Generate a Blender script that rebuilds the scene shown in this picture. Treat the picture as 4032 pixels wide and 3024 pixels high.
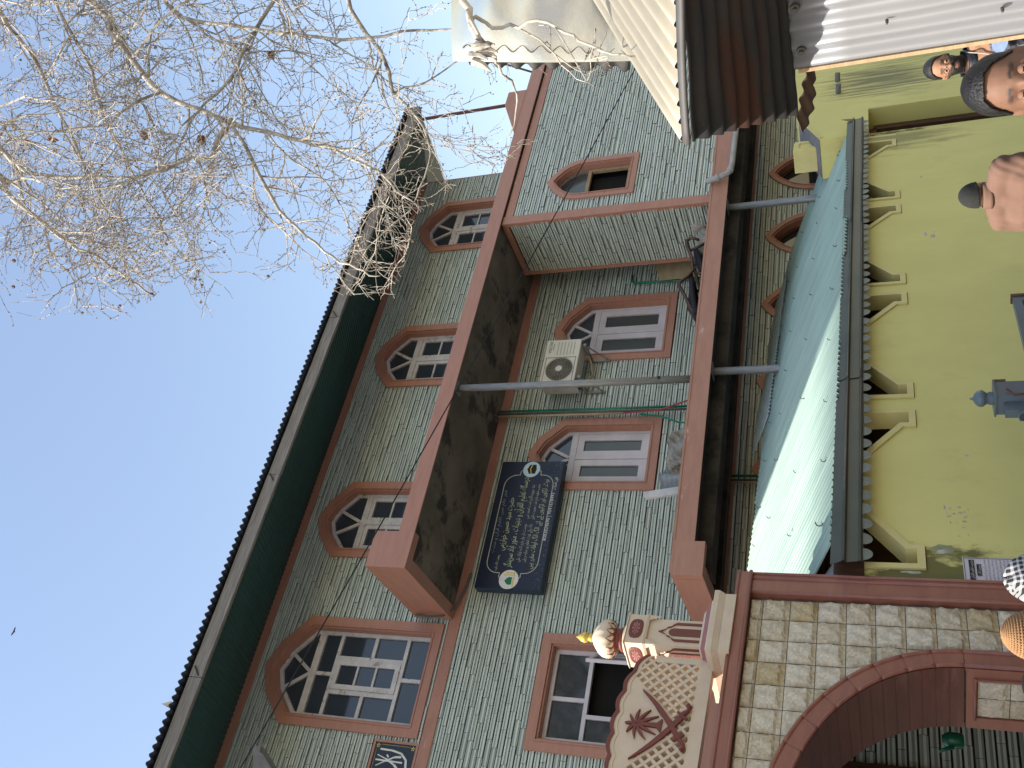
import bpy, math, random
import numpy as np
from mathutils import Vector, Matrix

# ------------------------------------------------------------------ scene, camera, light
for o in list(bpy.data.objects): bpy.data.objects.remove(o)
scene = bpy.context.scene
COL = scene.collection
R = math.radians
PH = 0.33330316          # bearing of the boundary wall and gate against the house front

# camera: the phone was held sideways, so the picture's left is the place's up
camd = bpy.data.cameras.new('camera'); cam = bpy.data.objects.new('camera', camd); COL.objects.link(cam)
camd.sensor_width = 36.0; camd.lens = 33.12; camd.clip_end = 2000; camd.clip_start = 0.05
cam.matrix_world = Matrix(((0.19195, 0.80773, -0.55743, 0.0),
                           (0.32398, -0.58830, -0.74090, 0.0),
                           (-0.92639, -0.03839, -0.37461, 2.15),
                           (0, 0, 0, 1)))
scene.camera = cam

SUN_EL, SUN_ROT = R(40.0), R(-83.0)
world = bpy.data.worlds.new('World'); scene.world = world; world.use_nodes = True
wn_ = world.node_tree.nodes; wl_ = world.node_tree.links
sky = wn_.new('ShaderNodeTexSky'); sky.sky_type = 'NISHITA'; sky.sun_disc = False
sky.sun_elevation = SUN_EL; sky.sun_rotation = SUN_ROT; sky.air_density = 2.0; sky.dust_density = 1.1; sky.ozone_density = 1.2; sky.altitude = 0
tint = wn_.new('ShaderNodeMix'); tint.data_type = 'RGBA'; tint.blend_type = 'MULTIPLY'; tint.inputs['Factor'].default_value = 1.0; tint.inputs['B'].default_value = (1.06, 0.985, 1.045, 1)   # slightly hazy, lavender daylight
wl_.new(sky.outputs[0], tint.inputs['A']); wl_.new(tint.outputs['Result'], wn_['Background'].inputs['Color']); wn_['Background'].inputs['Strength'].default_value = 0.15
sund = bpy.data.lights.new('sun', 'SUN'); sund.energy = 4.8; sund.angle = R(0.53); sund.color = (1.0, 0.93, 0.83)
sun = bpy.data.objects.new('sun', sund); COL.objects.link(sun)
sdir = Vector((math.sin(SUN_ROT) * math.cos(SUN_EL), math.cos(SUN_ROT) * math.cos(SUN_EL), math.sin(SUN_EL)))
sun.rotation_euler = sdir.to_track_quat('Z', 'Y').to_euler(); sun.location = (0, 0, 30)
vs = scene.view_settings; vs.view_transform = 'Standard'; vs.look = 'None'; vs.exposure = 0.8; vs.gamma = 1.0; vs.use_curve_mapping = False
scene.cycles.max_bounces = 6; scene.cycles.use_denoising = True

# ------------------------------------------------------------------ helpers
MATS = {}
def mat(name, c1, c2=None, rough=0.7, scale=6.0, stretch=(1, 1, 1), bump=0.0, bscale=40.0, metal=0.0, spec=0.4, lo=0.35, hi=0.65, c3=None, s3=1.2, lo3=0.55, hi3=0.7, island=0.0, coat=0.0, detail=6.0):
    """two-tone noise colour, optional third tone in larger patches, noise bump, all in object space"""
    m = bpy.data.materials.new(name); m.use_nodes = True
    nt = m.node_tree; N = nt.nodes; L = nt.links; b = N['Principled BSDF']
    b.inputs['Roughness'].default_value = rough; b.inputs['Metallic'].default_value = metal
    b.inputs['Specular IOR Level'].default_value = spec
    if coat: b.inputs['Coat Weight'].default_value = coat; b.inputs['Coat Roughness'].default_value = 0.15
    c2 = c2 or tuple(x * 0.82 for x in c1)
    tc = N.new('ShaderNodeTexCoord'); mp = N.new('ShaderNodeMapping'); mp.inputs['Scale'].default_value = stretch
    L.new(tc.outputs['Object'], mp.inputs['Vector'])
    nz = N.new('ShaderNodeTexNoise'); nz.inputs['Scale'].default_value = scale; nz.inputs['Detail'].default_value = detail; nz.inputs['Roughness'].default_value = 0.6
    L.new(mp.outputs[0], nz.inputs['Vector'])
    rp = N.new('ShaderNodeValToRGB'); rp.color_ramp.elements[0].position = lo; rp.color_ramp.elements[1].position = hi
    rp.color_ramp.elements[0].color = (*c2, 1); rp.color_ramp.elements[1].color = (*c1, 1)
    L.new(nz.outputs['Fac'], rp.inputs['Fac']); out = rp.outputs['Color']
    if c3:
        n3 = N.new('ShaderNodeTexNoise'); n3.inputs['Scale'].default_value = s3; n3.inputs['Detail'].default_value = 8; n3.inputs['Roughness'].default_value = 0.65
        L.new(mp.outputs[0], n3.inputs['Vector'])
        mr = N.new('ShaderNodeMapRange'); mr.inputs['From Min'].default_value = lo3; mr.inputs['From Max'].default_value = hi3; mr.clamp = True
        L.new(n3.outputs['Fac'], mr.inputs['Value'])
        mx = N.new('ShaderNodeMix'); mx.data_type = 'RGBA'; L.new(mr.outputs[0], mx.inputs['Factor'])
        L.new(out, mx.inputs['A']); mx.inputs['B'].default_value = (*c3, 1); out = mx.outputs['Result']
    if island:
        ge = N.new('ShaderNodeNewGeometry'); oi = N.new('ShaderNodeObjectInfo')
        ad = N.new('ShaderNodeMath'); ad.operation = 'ADD'; L.new(ge.outputs['Random Per Island'], ad.inputs[0]); L.new(oi.outputs['Random'], ad.inputs[1])
        fr = N.new('ShaderNodeMath'); fr.operation = 'FRACT'; L.new(ad.outputs[0], fr.inputs[0])
        m2 = N.new('ShaderNodeMapRange'); m2.inputs['To Min'].default_value = 1 - island; m2.inputs['To Max'].default_value = 1 + island * 0.5
        L.new(fr.outputs[0], m2.inputs['Value'])
        hs = N.new('ShaderNodeHueSaturation'); L.new(m2.outputs[0], hs.inputs['Value']); L.new(out, hs.inputs['Color']); out = hs.outputs['Color']
    L.new(out, b.inputs['Base Color'])
    if bump:
        n2 = N.new('ShaderNodeTexNoise'); n2.inputs['Scale'].default_value = bscale; n2.inputs['Detail'].default_value = 5
        L.new(mp.outputs[0], n2.inputs['Vector'])
        bp = N.new('ShaderNodeBump'); bp.inputs['Strength'].default_value = bump; bp.inputs['Distance'].default_value = 0.01
        L.new(n2.outputs['Fac'], bp.inputs['Height']); L.new(bp.outputs[0], b.inputs['Normal'])
    MATS[name] = m; return m

def rect_inset(poly, d):
    """offset a counter-clockwise convex polygon inwards by d"""
    n = len(poly); out = []
    for i in range(n):
        a = np.array(poly[i - 1]); b = np.array(poly[i]); c = np.array(poly[(i + 1) % n])
        e1 = (b - a) / np.linalg.norm(b - a); e2 = (c - b) / np.linalg.norm(c - b)
        n1 = np.array((-e1[1], e1[0])); n2 = np.array((-e2[1], e2[0]))
        k = d / max(0.2, 1 + n1 @ n2)
        out.append(tuple(b + (n1 + n2) * k))
    return out

BASE = {}
class MB:
    def __init__(s): s.v = []; s.f = []; s.m = []
    def add(s, vs, fs, mi=0):
        k = len(s.v); s.v += [tuple(map(float, v)) for v in vs]
        for f in fs: s.f.append(tuple(k + i for i in f)); s.m.append(mi)
        return s
    def box(s, x0, y0, z0, x1, y1, z1, mi=0):
        return s.add([(x0,y0,z0),(x1,y0,z0),(x1,y1,z0),(x0,y1,z0),(x0,y0,z1),(x1,y0,z1),(x1,y1,z1),(x0,y1,z1)],
                     [(0,3,2,1),(4,5,6,7),(0,1,5,4),(1,2,6,5),(2,3,7,6),(3,0,4,7)], mi)
    def prism(s, poly, y0, y1, mi=0, ms=None):
        """polygon in x,z (counter-clockwise seen from -y) pushed from y0 to y1"""
        n = len(poly)
        s.add([(x, y0, z) for x, z in poly] + [(x, y1, z) for x, z in poly], [tuple(range(n)), tuple(range(2 * n - 1, n - 1, -1))], mi)
        k = len(s.v) - 2 * n
        for i in range(n):
            j = (i + 1) % n; s.f.append((k + i, k + n + i, k + n + j, k + j)); s.m.append(mi if ms is None else ms)
        return s
    def ring(s, outer, inner, y0, y1, mi=0, closed=True):
        n = len(outer); k = len(s.v)
        for P, y in ((outer, y0), (inner, y0), (outer, y1), (inner, y1)): s.v += [(float(x), float(y), float(z)) for x, z in P]
        for i in range(n if closed else n - 1):
            j = (i + 1) % n
            for q in ((k+i, k+j, k+n+j, k+n+i), (k+2*n+i, k+3*n+i, k+3*n+j, k+2*n+j), (k+i, k+2*n+i, k+2*n+j, k+j), (k+n+i, k+n+j, k+3*n+j, k+3*n+i)):
                s.f.append(q); s.m.append(mi)
        return s
    def tube(s, pts, r, n=6, mi=0, cap=True):
        pts = [np.array(p, float) for p in pts]; m = len(pts); k = len(s.v)
        rr = r if hasattr(r, '__len__') else [r] * m
        t0 = pts[1] - pts[0]; up = np.array((0, 0, 1.0)) if abs(t0[2]) < 0.9 * np.linalg.norm(t0) else np.array((1.0, 0, 0))
        for i in range(m):
            t = pts[min(i + 1, m - 1)] - pts[max(i - 1, 0)]; t = t / (np.linalg.norm(t) + 1e-9)
            a = np.cross(t, up); a /= np.linalg.norm(a) + 1e-9; b = np.cross(t, a); up = -np.cross(t, a) if False else np.cross(a, t)
            for j in range(n):
                q = pts[i] + rr[i] * (math.cos(2*math.pi*j/n) * a + math.sin(2*math.pi*j/n) * b); s.v.append(tuple(q))
        for i in range(m - 1):
            for j in range(n):
                s.f.append((k+i*n+j, k+i*n+(j+1)%n, k+(i+1)*n+(j+1)%n, k+(i+1)*n+j)); s.m.append(mi)
        if cap:
            s.f.append(tuple(k + j for j in range(n))[::-1]); s.m.append(mi)
            s.f.append(tuple(k + (m-1)*n + j for j in range(n))); s.m.append(mi)
        return s
    def lathe(s, prof, c, n=16, mi=0, mod=None):
        """profile of (radius, height) turned about a vertical axis at c"""
        k = len(s.v); m = len(prof)
        for i, (r, z) in enumerate(prof):
            for j in range(n):
                a = 2*math.pi*j/n; q = r * (mod(a, i) if mod else 1.0)
                s.v.append((c[0] + q*math.cos(a), c[1] + q*math.sin(a), c[2] + z))
        for i in range(m - 1):
            for j in range(n):
                s.f.append((k+i*n+j, k+i*n+(j+1)%n, k+(i+1)*n+(j+1)%n, k+(i+1)*n+j)); s.m.append(mi)
        s.f.append(tuple(k + j for j in range(n))[::-1]); s.m.append(mi)
        s.f.append(tuple(k + (m-1)*n + j for j in range(n))); s.m.append(mi)
        return s
    def patch(s, fn, nu, nv, mi=0):
        k = len(s.v)
        for i in range(nu + 1):
            for j in range(nv + 1): s.v.append(tuple(map(float, fn(i / nu, j / nv))))
        for i in range(nu):
            for j in range(nv):
                a = k + i*(nv+1) + j; s.f.append((a, a + nv + 1, a + nv + 2, a + 1)); s.m.append(mi)
        return s
    def build(s, name, mats, parent=None, smooth=False, solid=0.0, base=None, rz=0.0):
        me = bpy.data.meshes.new(name); b = BASE.get(parent.as_pointer(), (0,0,0)) if parent else (base or (0,0,0))
        V = np.array(s.v) - np.array(b)
        me.from_pydata([tuple(v) for v in V], [], s.f)
        ml = mats if isinstance(mats, (list, tuple)) else [mats]
        for m in ml: me.materials.append(MATS[m])
        if len(ml) > 1: me.polygons.foreach_set('material_index', s.m)
        if smooth: me.polygons.foreach_set('use_smooth', [True] * len(me.polygons))
        me.update()
        o = bpy.data.objects.new(name, me); COL.objects.link(o)
        if parent: o.parent = parent; BASE[o.as_pointer()] = b
        else: o.location = b; o.rotation_euler = (0, 0, rz); BASE[o.as_pointer()] = b
        if not parent and rz:
            o.location = Matrix.Rotation(rz, 3, 'Z') @ Vector(b)
        if solid:
            md = o.modifiers.new('thickness', 'SOLIDIFY'); md.thickness = solid; md.offset = 0
        return o
def thing(name, label, cat, base=(0, 0, 0), rz=0.0, group=None, kind=None):
    """an Empty at the thing's base; rz turns its frame (parts are then given in that frame)"""
    o = bpy.data.objects.new(name, None); COL.objects.link(o); o.empty_display_size = 0.2
    o.location = Matrix.Rotation(rz, 3, 'Z') @ Vector(base); o.rotation_euler = (0, 0, rz)
    BASE[o.as_pointer()] = tuple(base); tag(o, label, cat, group, kind); return o
def tag(o, label=None, cat=None, group=None, kind=None):
    if label: o['label'] = label
    if cat: o['category'] = cat
    if group: o['group'] = group
    if kind: o['kind'] = kind
    return o
def share(o, parent, loc, rot=None, scale=None):
    """another object using o's mesh, as a child of parent"""
    c = o.copy(); COL.objects.link(c); c.parent = parent; c.location = Vector(loc)
    if rot is not None: c.rotation_euler = rot
    if scale is not None: c.scale = scale
    return c
def wavy(p00, p10, p01, nr, amp, nv=1, sag=None, per=8):
    """corrugated sheet: ribs run from p00 towards p01, waves count nr from p00 to p10"""
    p00, p10, p01 = map(lambda p: np.array(p, float), (p00, p10, p01)); a = p10 - p00; b = p01 - p00
    nrm = np.cross(a, b); nrm /= np.linalg.norm(nrm)
    def fn(u, v):
        q = p00 + a*u + b*v + nrm * amp * math.sin(2*math.pi*u*nr)
        if sag: q = q + nrm * sag(u, v)
        return q
    return fn, int(nr * per), nv

random.seed(7); rng = np.random.default_rng(7)

# ------------------------------------------------------------------ materials
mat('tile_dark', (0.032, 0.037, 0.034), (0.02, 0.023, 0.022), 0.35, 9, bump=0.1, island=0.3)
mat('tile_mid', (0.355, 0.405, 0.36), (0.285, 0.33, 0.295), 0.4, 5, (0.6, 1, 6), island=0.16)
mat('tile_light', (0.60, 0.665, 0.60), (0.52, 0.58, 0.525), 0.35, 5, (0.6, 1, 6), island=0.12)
mat('tile_back', (0.06, 0.07, 0.07), None, 0.8)
mat('salmon', (0.44, 0.215, 0.155), (0.385, 0.185, 0.13), 0.45, 3, (1, 1, 7), bump=0.05, c3=(0.40, 0.205, 0.155), s3=0.8)
mat('salmon_worn', (0.44, 0.215, 0.155), (0.375, 0.18, 0.128), 0.5, 3, (1, 1, 4), bump=0.1, c3=(0.55, 0.42, 0.36), s3=3.5, lo3=0.66, hi3=0.70)
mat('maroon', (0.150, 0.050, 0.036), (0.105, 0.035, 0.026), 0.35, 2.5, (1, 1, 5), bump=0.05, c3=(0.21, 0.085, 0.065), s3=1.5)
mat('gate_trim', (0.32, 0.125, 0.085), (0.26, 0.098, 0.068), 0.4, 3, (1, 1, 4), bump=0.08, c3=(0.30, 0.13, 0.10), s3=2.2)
mat('white_wood', (0.62, 0.60, 0.61), (0.50, 0.48, 0.49), 0.6, 8, (1, 1, 1), bump=0.15, bscale=60, c3=(0.27, 0.215, 0.17), s3=7, lo3=0.60, hi3=0.66)
mat('white_clean', (0.64, 0.60, 0.63), (0.56, 0.52, 0.55), 0.5, 4, bump=0.05, c3=(0.38, 0.33, 0.30), s3=9, lo3=0.68, hi3=0.72)
mat('raw_wood', (0.40, 0.29, 0.17), (0.30, 0.21, 0.12), 0.7, 5, (1, 1, 8), bump=0.15)
mat('dark_wood', (0.10, 0.042, 0.022), (0.06, 0.025, 0.014), 0.6, 5, (4, 4, 1), bump=0.15)
mat('old_wood', (0.30, 0.275, 0.245), (0.17, 0.15, 0.135), 0.85, 7, (0.5, 3, 9), bump=0.3, bscale=25, c3=(0.10, 0.085, 0.075), s3=3, lo3=0.62, hi3=0.72)
mat('glass', (0.045, 0.055, 0.072), (0.035, 0.043, 0.058), 0.06, 1.0, spec=0.8)
mat('glass_grey', (0.075, 0.082, 0.082), (0.055, 0.062, 0.062), 0.18, 1.2, spec=0.6)
mat('glass_dark', (0.022, 0.024, 0.026), (0.03, 0.032, 0.034), 0.05, 1.0, spec=0.7)
mat('void', (0.012, 0.011, 0.010), None, 0.9)
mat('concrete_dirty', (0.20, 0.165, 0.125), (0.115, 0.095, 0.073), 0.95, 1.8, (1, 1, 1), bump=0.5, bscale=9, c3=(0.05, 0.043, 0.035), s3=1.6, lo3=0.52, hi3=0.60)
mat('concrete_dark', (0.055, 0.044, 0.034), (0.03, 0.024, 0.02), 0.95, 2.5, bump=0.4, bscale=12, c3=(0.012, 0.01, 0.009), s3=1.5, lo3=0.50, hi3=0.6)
mat('concrete', (0.34, 0.335, 0.32), (0.25, 0.245, 0.235), 0.9, 5, bump=0.3)
mat('cement_grey', (0.22, 0.215, 0.22), (0.16, 0.155, 0.16), 0.95, 6, bump=0.5, bscale=60, c3=(0.30, 0.29, 0.28), s3=4)
mat('soffit_teal', (0.030, 0.105, 0.098), (0.023, 0.083, 0.08), 0.45, 2, (0.2, 1, 1), metal=0.2, c3=(0.040, 0.12, 0.10), s3=0.6)
mat('roof_blue', (0.05, 0.06, 0.085), (0.035, 0.045, 0.065), 0.4, 5, metal=0.4)
mat('teal_sheet', (0.39, 0.515, 0.44), (0.30, 0.41, 0.355), 0.45, 3.2, (13, 0.22, 1), metal=0.05, c3=(0.22, 0.32, 0.29), s3=0.5, lo3=0.60, hi3=0.75, spec=0.3)  # streaks along the ribs: dirt, plus ridge highlights put into the colour
mat('teal_worn', (0.36, 0.38, 0.36), (0.24, 0.32, 0.31), 0.6, 5, (1, 3, 1), c3=(0.42, 0.42, 0.40), s3=2.5)
mat('valance', (0.078, 0.080, 0.056), (0.058, 0.060, 0.043), 0.5, 3, (1, 1, 1), metal=0.1, c3=(0.085, 0.07, 0.048), s3=0.9, lo3=0.5, hi3=0.65)
mat('scallop', (0.20, 0.215, 0.18), (0.155, 0.17, 0.14), 0.6, 12)
mat('grey_paint', (0.135, 0.175, 0.205), (0.11, 0.145, 0.17), 0.35, 5, bump=0.05)
mat('steel_pipe', (0.30, 0.30, 0.29), (0.22, 0.215, 0.205), 0.5, 8, (3, 3, 0.6), metal=0.35, c3=(0.16, 0.12, 0.09), s3=2.5, lo3=0.62, hi3=0.75)
mat('rust_pipe', (0.15, 0.07, 0.05), (0.10, 0.05, 0.04), 0.8, 9)
mat('green_pipe', (0.012, 0.20, 0.115), (0.01, 0.16, 0.09), 0.4, 6)
mat('grey_cable', (0.12, 0.12, 0.125), None, 0.6)
mat('black', (0.012, 0.012, 0.013), None, 0.6)
mat('red_hose', (0.36, 0.055, 0.06), None, 0.5)
mat('cream_tape', (0.48, 0.38, 0.26), None, 0.7)
mat('pvc', (0.40, 0.40, 0.39), (0.30, 0.295, 0.285), 0.5, 6)
mat('ac_body', (0.72, 0.68, 0.57), (0.66, 0.62, 0.52), 0.45, 4, c3=(0.45, 0.38, 0.27), s3=3, lo3=0.62, hi3=0.75)
mat('ac_dark', (0.085, 0.072, 0.055), (0.05, 0.043, 0.035), 0.6, 5)
mat('ac_grille', (0.36, 0.33, 0.26), None, 0.5)
mat('ink', (0.01, 0.01, 0.012), None, 0.6)
mat('sign_navy', (0.008, 0.014, 0.042), (0.006, 0.011, 0.034), 0.35, 2)
mat('sign_side', (0.012, 0.030, 0.062), (0.010, 0.024, 0.05), 0.45, 14, (1, 1, 3), bump=0.2, bscale=20)
mat('sign_gold', (0.50, 0.50, 0.40), None, 0.5)
mat('sign_text', (0.50, 0.55, 0.36), None, 0.5)
mat('sign_white', (0.75, 0.76, 0.74), None, 0.5)
mat('sign_sky', (0.42, 0.60, 0.75), (0.55, 0.68, 0.76), 0.5, 12)
mat('dome_green', (0.01, 0.17, 0.07), None, 0.4)
mat('ivory', (0.70, 0.60, 0.45), None, 0.5)
mat('plaque', (0.020, 0.026, 0.036), None, 0.3)
mat('sign_dots', (0.20, 0.26, 0.36), None, 0.5)
MATS['salmon_worn'].name = 'salmon_worn'
# ------------------------------------------------------------------ ground
mb = MB(); mb.add([(-400,-400,0),(400,-400,0),(400,400,0),(-400,400,0)], [(0,1,2,3)])
mat('earth', (0.15, 0.138, 0.118), (0.11, 0.10, 0.088), 0.95, 1.5, bump=0.3, c3=(0.26, 0.25, 0.23), s3=0.3)
tag(mb.build('ground', 'earth'), kind='structure')
mb = MB(); mb.add([(-30,-30,0.004),(30,-30,0.004),(30,9.0,0.004),(-30,9.0,0.004)], [(0,1,2,3)])
mat('lane_concrete', (0.19, 0.182, 0.17), (0.145, 0.14, 0.13), 0.95, 2.0, bump=0.3, c3=(0.11, 0.105, 0.10), s3=0.7)
tag(mb.build('lane', 'lane_concrete'), kind='structure')

# ------------------------------------------------------------------ the tiled house
F0 = 10.75
house = thing('tiled_house', 'three-storey house clad in grey-green strip tiles with salmon trim and green eaves', 'house', (2.0, F0, 0))
def pent(x0, x1, z0, zs, za):
    """window outline with a blunt pointed head of four slanting sides"""
    xm, h = (x0+x1)/2, (x1-x0)/2; zm = zs + .72*(za-zs)
    return [(x0, z0), (x1, z0), (x1, zs), (xm + .46*h, zm), (xm, za), (xm - .46*h, zm), (x0, zs)]
def arch(x0, x1, z0, zs, za, n=5):
    """pointed two-centred arch outline"""
    xm = (x0+x1)/2; rr = (x1-x0)*1.05; tm = math.acos((xm - x1 + rr)/rr); pts = [(x0, z0), (x1, z0)]
    side = [((x1 - rr + rr*math.cos(tm*i/n)), zs + (za-zs)*math.sin(tm*i/n)/math.sin(tm)) for i in range(n)]
    return pts + side + [(xm, za)] + [(x0 + x1 - x, z) for x, z in side[::-1]]
WIN = {'u1': pent(11.10, 12.38, 8.22, 9.78, 10.19), 'u2': pent(8.10, 9.37, 8.22, 9.78, 10.19), 'u3': pent(5.08, 6.32, 8.22, 9.79, 10.21),
       'w2': pent(8.43, 9.70, 5.15, 6.60, 7.06), 'w3': pent(6.20, 7.38, 5.15, 6.60, 7.06), 'big': pent(2.69, 4.17, 7.71, 9.74, 10.25),
       'low': [(2.71, 4.30), (4.14, 4.30), (4.14, 6.32), (2.71, 6.32)]}
for i, xa in enumerate((12.12, 10.70, 9.32, 7.92, 6.52)): WIN['g%d' % i] = arch(xa-0.46, xa+0.46, 1.2, 3.17, 3.90)
SMALL = arch(10.39, 11.27, 5.60, 6.47, 7.03)

def spans(x0, x1, z, holes, eps=0.06):
    """free intervals of a course at height z"""
    cuts = []
    for h in holes:
        xs = []
        for i in range(len(h)):
            (xa, za), (xb, zb) = h[i], h[(i+1) % len(h)]
            if (za - z) * (zb - z) < 0: xs.append(xa + (z-za)/(zb-za)*(xb-xa))
        if len(xs) >= 2: cuts.append((min(xs)+eps, max(xs)-eps))
    cuts = sorted(c for c in cuts if c[1] > c[0]); out = []; a = x0
    for c0, c1 in cuts:
        if c0 > a: out.append((a, min(c0, x1)))
        a = max(a, c1)
    if a < x1: out.append((a, x1))
    return [(p, q) for p, q in out if q - p > 0.004]
# strip-tile profile: height fraction, depth in front of the bed, tone (0 dark 1 mid 2 light)
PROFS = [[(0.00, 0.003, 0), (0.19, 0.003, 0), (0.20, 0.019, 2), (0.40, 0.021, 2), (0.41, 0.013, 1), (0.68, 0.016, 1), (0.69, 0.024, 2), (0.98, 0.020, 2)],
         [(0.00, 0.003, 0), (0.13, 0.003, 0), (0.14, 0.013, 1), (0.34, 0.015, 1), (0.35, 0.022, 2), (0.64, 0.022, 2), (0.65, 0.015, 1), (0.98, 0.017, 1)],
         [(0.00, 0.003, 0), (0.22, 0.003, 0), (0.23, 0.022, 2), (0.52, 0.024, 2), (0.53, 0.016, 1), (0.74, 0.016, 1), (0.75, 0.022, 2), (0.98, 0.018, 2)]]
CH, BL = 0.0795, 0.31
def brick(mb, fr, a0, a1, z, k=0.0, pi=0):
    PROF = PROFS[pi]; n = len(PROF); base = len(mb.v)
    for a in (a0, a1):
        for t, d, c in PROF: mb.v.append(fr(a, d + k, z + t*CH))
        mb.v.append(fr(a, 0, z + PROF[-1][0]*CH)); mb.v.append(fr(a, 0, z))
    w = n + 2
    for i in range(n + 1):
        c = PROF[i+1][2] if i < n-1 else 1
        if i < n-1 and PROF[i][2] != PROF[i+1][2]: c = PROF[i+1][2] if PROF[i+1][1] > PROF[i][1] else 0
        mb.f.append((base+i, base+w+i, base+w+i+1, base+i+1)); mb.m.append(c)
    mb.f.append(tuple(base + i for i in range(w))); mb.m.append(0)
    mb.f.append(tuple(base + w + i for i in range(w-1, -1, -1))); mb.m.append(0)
SINGLE = []
def clad(parent, fr, a0, a1, z0, z1, holes=(), single=None, bed=True):
    mb = MB(); bk = MB(); row = 0; z = z0
    while z < z1 - 0.02:
        for p, q in spans(a0, a1, z + CH*0.5, holes):
            bk.add([fr(p, 0, z), fr(q, 0, z), fr(q, 0, z+CH), fr(p, 0, z+CH)], [(0, 1, 2, 3)])
            off = ((row * 0.29) % 1.0) * BL; a = p - ((p - off) % BL)
            while a < q:
                b0, b1 = max(a, p) + 0.0016, min(a + BL, q) - 0.0016
                if b1 - b0 > 0.012:
                    if single and b1 - b0 > BL - 0.004 and single(b0, z): SINGLE.append((b0, z))
                    else: brick(mb, fr, b0, b1, z, random.uniform(-0.003, 0.006), random.choice((0, 0, 0, 1, 2, 2)))
                a += BL
        z += CH; row += 1
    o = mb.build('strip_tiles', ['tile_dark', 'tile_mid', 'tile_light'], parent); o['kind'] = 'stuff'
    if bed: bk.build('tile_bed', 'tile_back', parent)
    return o
front = lambda a, d, z: (a, F0 - d, z)
near_zone = lambda x, z: 4.45 < z < 7.35 and 2.0 < x < 6.2 and not (4.5 < x < 6.35 and z > 6.35)
# first and second floor faces, left of and behind the balconies
HOL = [WIN[k] for k in ('u1', 'u2', 'u3', 'w2', 'w3', 'big', 'low')]
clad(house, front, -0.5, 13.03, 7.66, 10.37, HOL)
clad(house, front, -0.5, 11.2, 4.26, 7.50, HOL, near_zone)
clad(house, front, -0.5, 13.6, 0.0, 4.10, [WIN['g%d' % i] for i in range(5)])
SINGLE.sort(key=lambda t: (t[0]**2 + (t[1]-2.15)**2)); keep, rest = SINGLE[:300], SINGLE[300:]
ones = {}; hb = Vector(BASE[house.as_pointer()])
for x, z in keep:
    loc = Vector((x - 0.0016, F0 + random.uniform(-0.0012, 0.0012), z)) - hb; pi = random.choice((0, 0, 1, 2, 2))
    if pi not in ones:
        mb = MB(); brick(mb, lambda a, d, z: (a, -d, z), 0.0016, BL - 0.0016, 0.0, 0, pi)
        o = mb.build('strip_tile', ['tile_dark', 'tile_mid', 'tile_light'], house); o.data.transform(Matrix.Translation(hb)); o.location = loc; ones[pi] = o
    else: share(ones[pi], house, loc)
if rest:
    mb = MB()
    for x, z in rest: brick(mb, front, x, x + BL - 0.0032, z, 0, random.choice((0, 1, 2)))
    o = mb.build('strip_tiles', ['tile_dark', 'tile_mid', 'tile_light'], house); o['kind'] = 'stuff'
# core behind the cladding (rooms), and end wall of the top storey
mb = MB(); mb.box(-1.0, F0+0.26, 0, 13.03, 16.0, 10.5); mb.box(13.03, F0+0.26, 0, 17.0, 16.0, 7.6); mb.build('core', 'void', house)
mb = MB(); mb.box(13.025, F0-0.02, 7.84, 13.06, F0+0.27, 10.52); mb.build('corner_trim', 'salmon', house)
# trim bands on the main face
mb = MB(); mb.box(-0.5, F0-0.045, 10.37, 13.0, F0+0.02, 10.51); mb.build('eaves_trim', 'salmon', house)
mb = MB(); mb.box(-0.5, F0-0.04, 7.50, 10.6, F0+0.02, 7.655); mb.build('floor_trim', 'salmon_worn', house)
mb = MB(); mb.box(-0.5, F0-0.04, 4.10, 13.6, F0+0.02, 4.255); mb.build('floor_trim', 'salmon', house)

# ---- windows
def bar(mb, a, b, w, y0, y1, mi=0):
    a, b = np.array(a), np.array(b); d = (b-a)/np.linalg.norm(b-a); n = np.array((-d[1], d[0])) * w/2
    mb.prism([tuple(a-n), tuple(b-n), tuple(b+n), tuple(a+n)], y0, y1, mi)
def surround(poly, wid, y, parent, label=None, m='salmon', y_in=0.15):
    inn = rect_inset(poly, wid); mb = MB()
    mb.ring(poly, inn, y-0.05, y+0.03)
    mid = rect_inset(poly, wid*0.86); mb.ring(mid, inn, y-0.062, y-0.0505)
    mb.ring(rect_inset(poly, wid-0.004), rect_inset(poly, wid+0.022), y-0.03, y+y_in)
    o = mb.build('window', m, parent)
    if label: o['label'] = label
    return o, rect_inset(poly, wid+0.024)
def pane(poly, y, parent, m='glass'):
    mb = MB(); mb.prism(poly, y, y+0.006); return mb.build('pane', m, parent)
def sash(poly, w, y, parent, m, d=0.05, name='sash'):
    mb = MB(); mb.ring(poly, rect_inset(poly, w), y, y+d); return mb.build(name, m, parent)
def quad(x0, x1, z0, z1): return [(x0, z0), (x1, z0), (x1, z1), (x0, z1)]
def fan(inn, zt, y, w, m, gm):
    """pointed head above the transom zt with two slanting glazing bars"""
    (x0, _), (x1, _), (_, zs), pr, (xm, za), pl, _ = inn
    mb = MB(); head = [(x0, zt), (x1, zt), (x1, zs), pr, (xm, za), pl, (x0, zs)]
    mb.ring(head, rect_inset(head, 0.05), y+0.002, y+0.055)
    pc = (xm, zt+0.03)
    bar(mb, pc, pl, 0.045, y+0.006, y+0.05); bar(mb, pc, pr, 0.045, y+0.006, y+0.05)
    mb.build('head_frame', m, w)
    pane([(x0+.03, zt+.02), pc, pl, (x0+.03, zs)], y+0.035, w, gm); pane([pc, (x1-.03, zt+.02), (x1-.03, zs), pr], y+0.035, w, gm); pane([pc, pr, (xm, za-.03), pl], y+0.035, w, gm)
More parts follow.
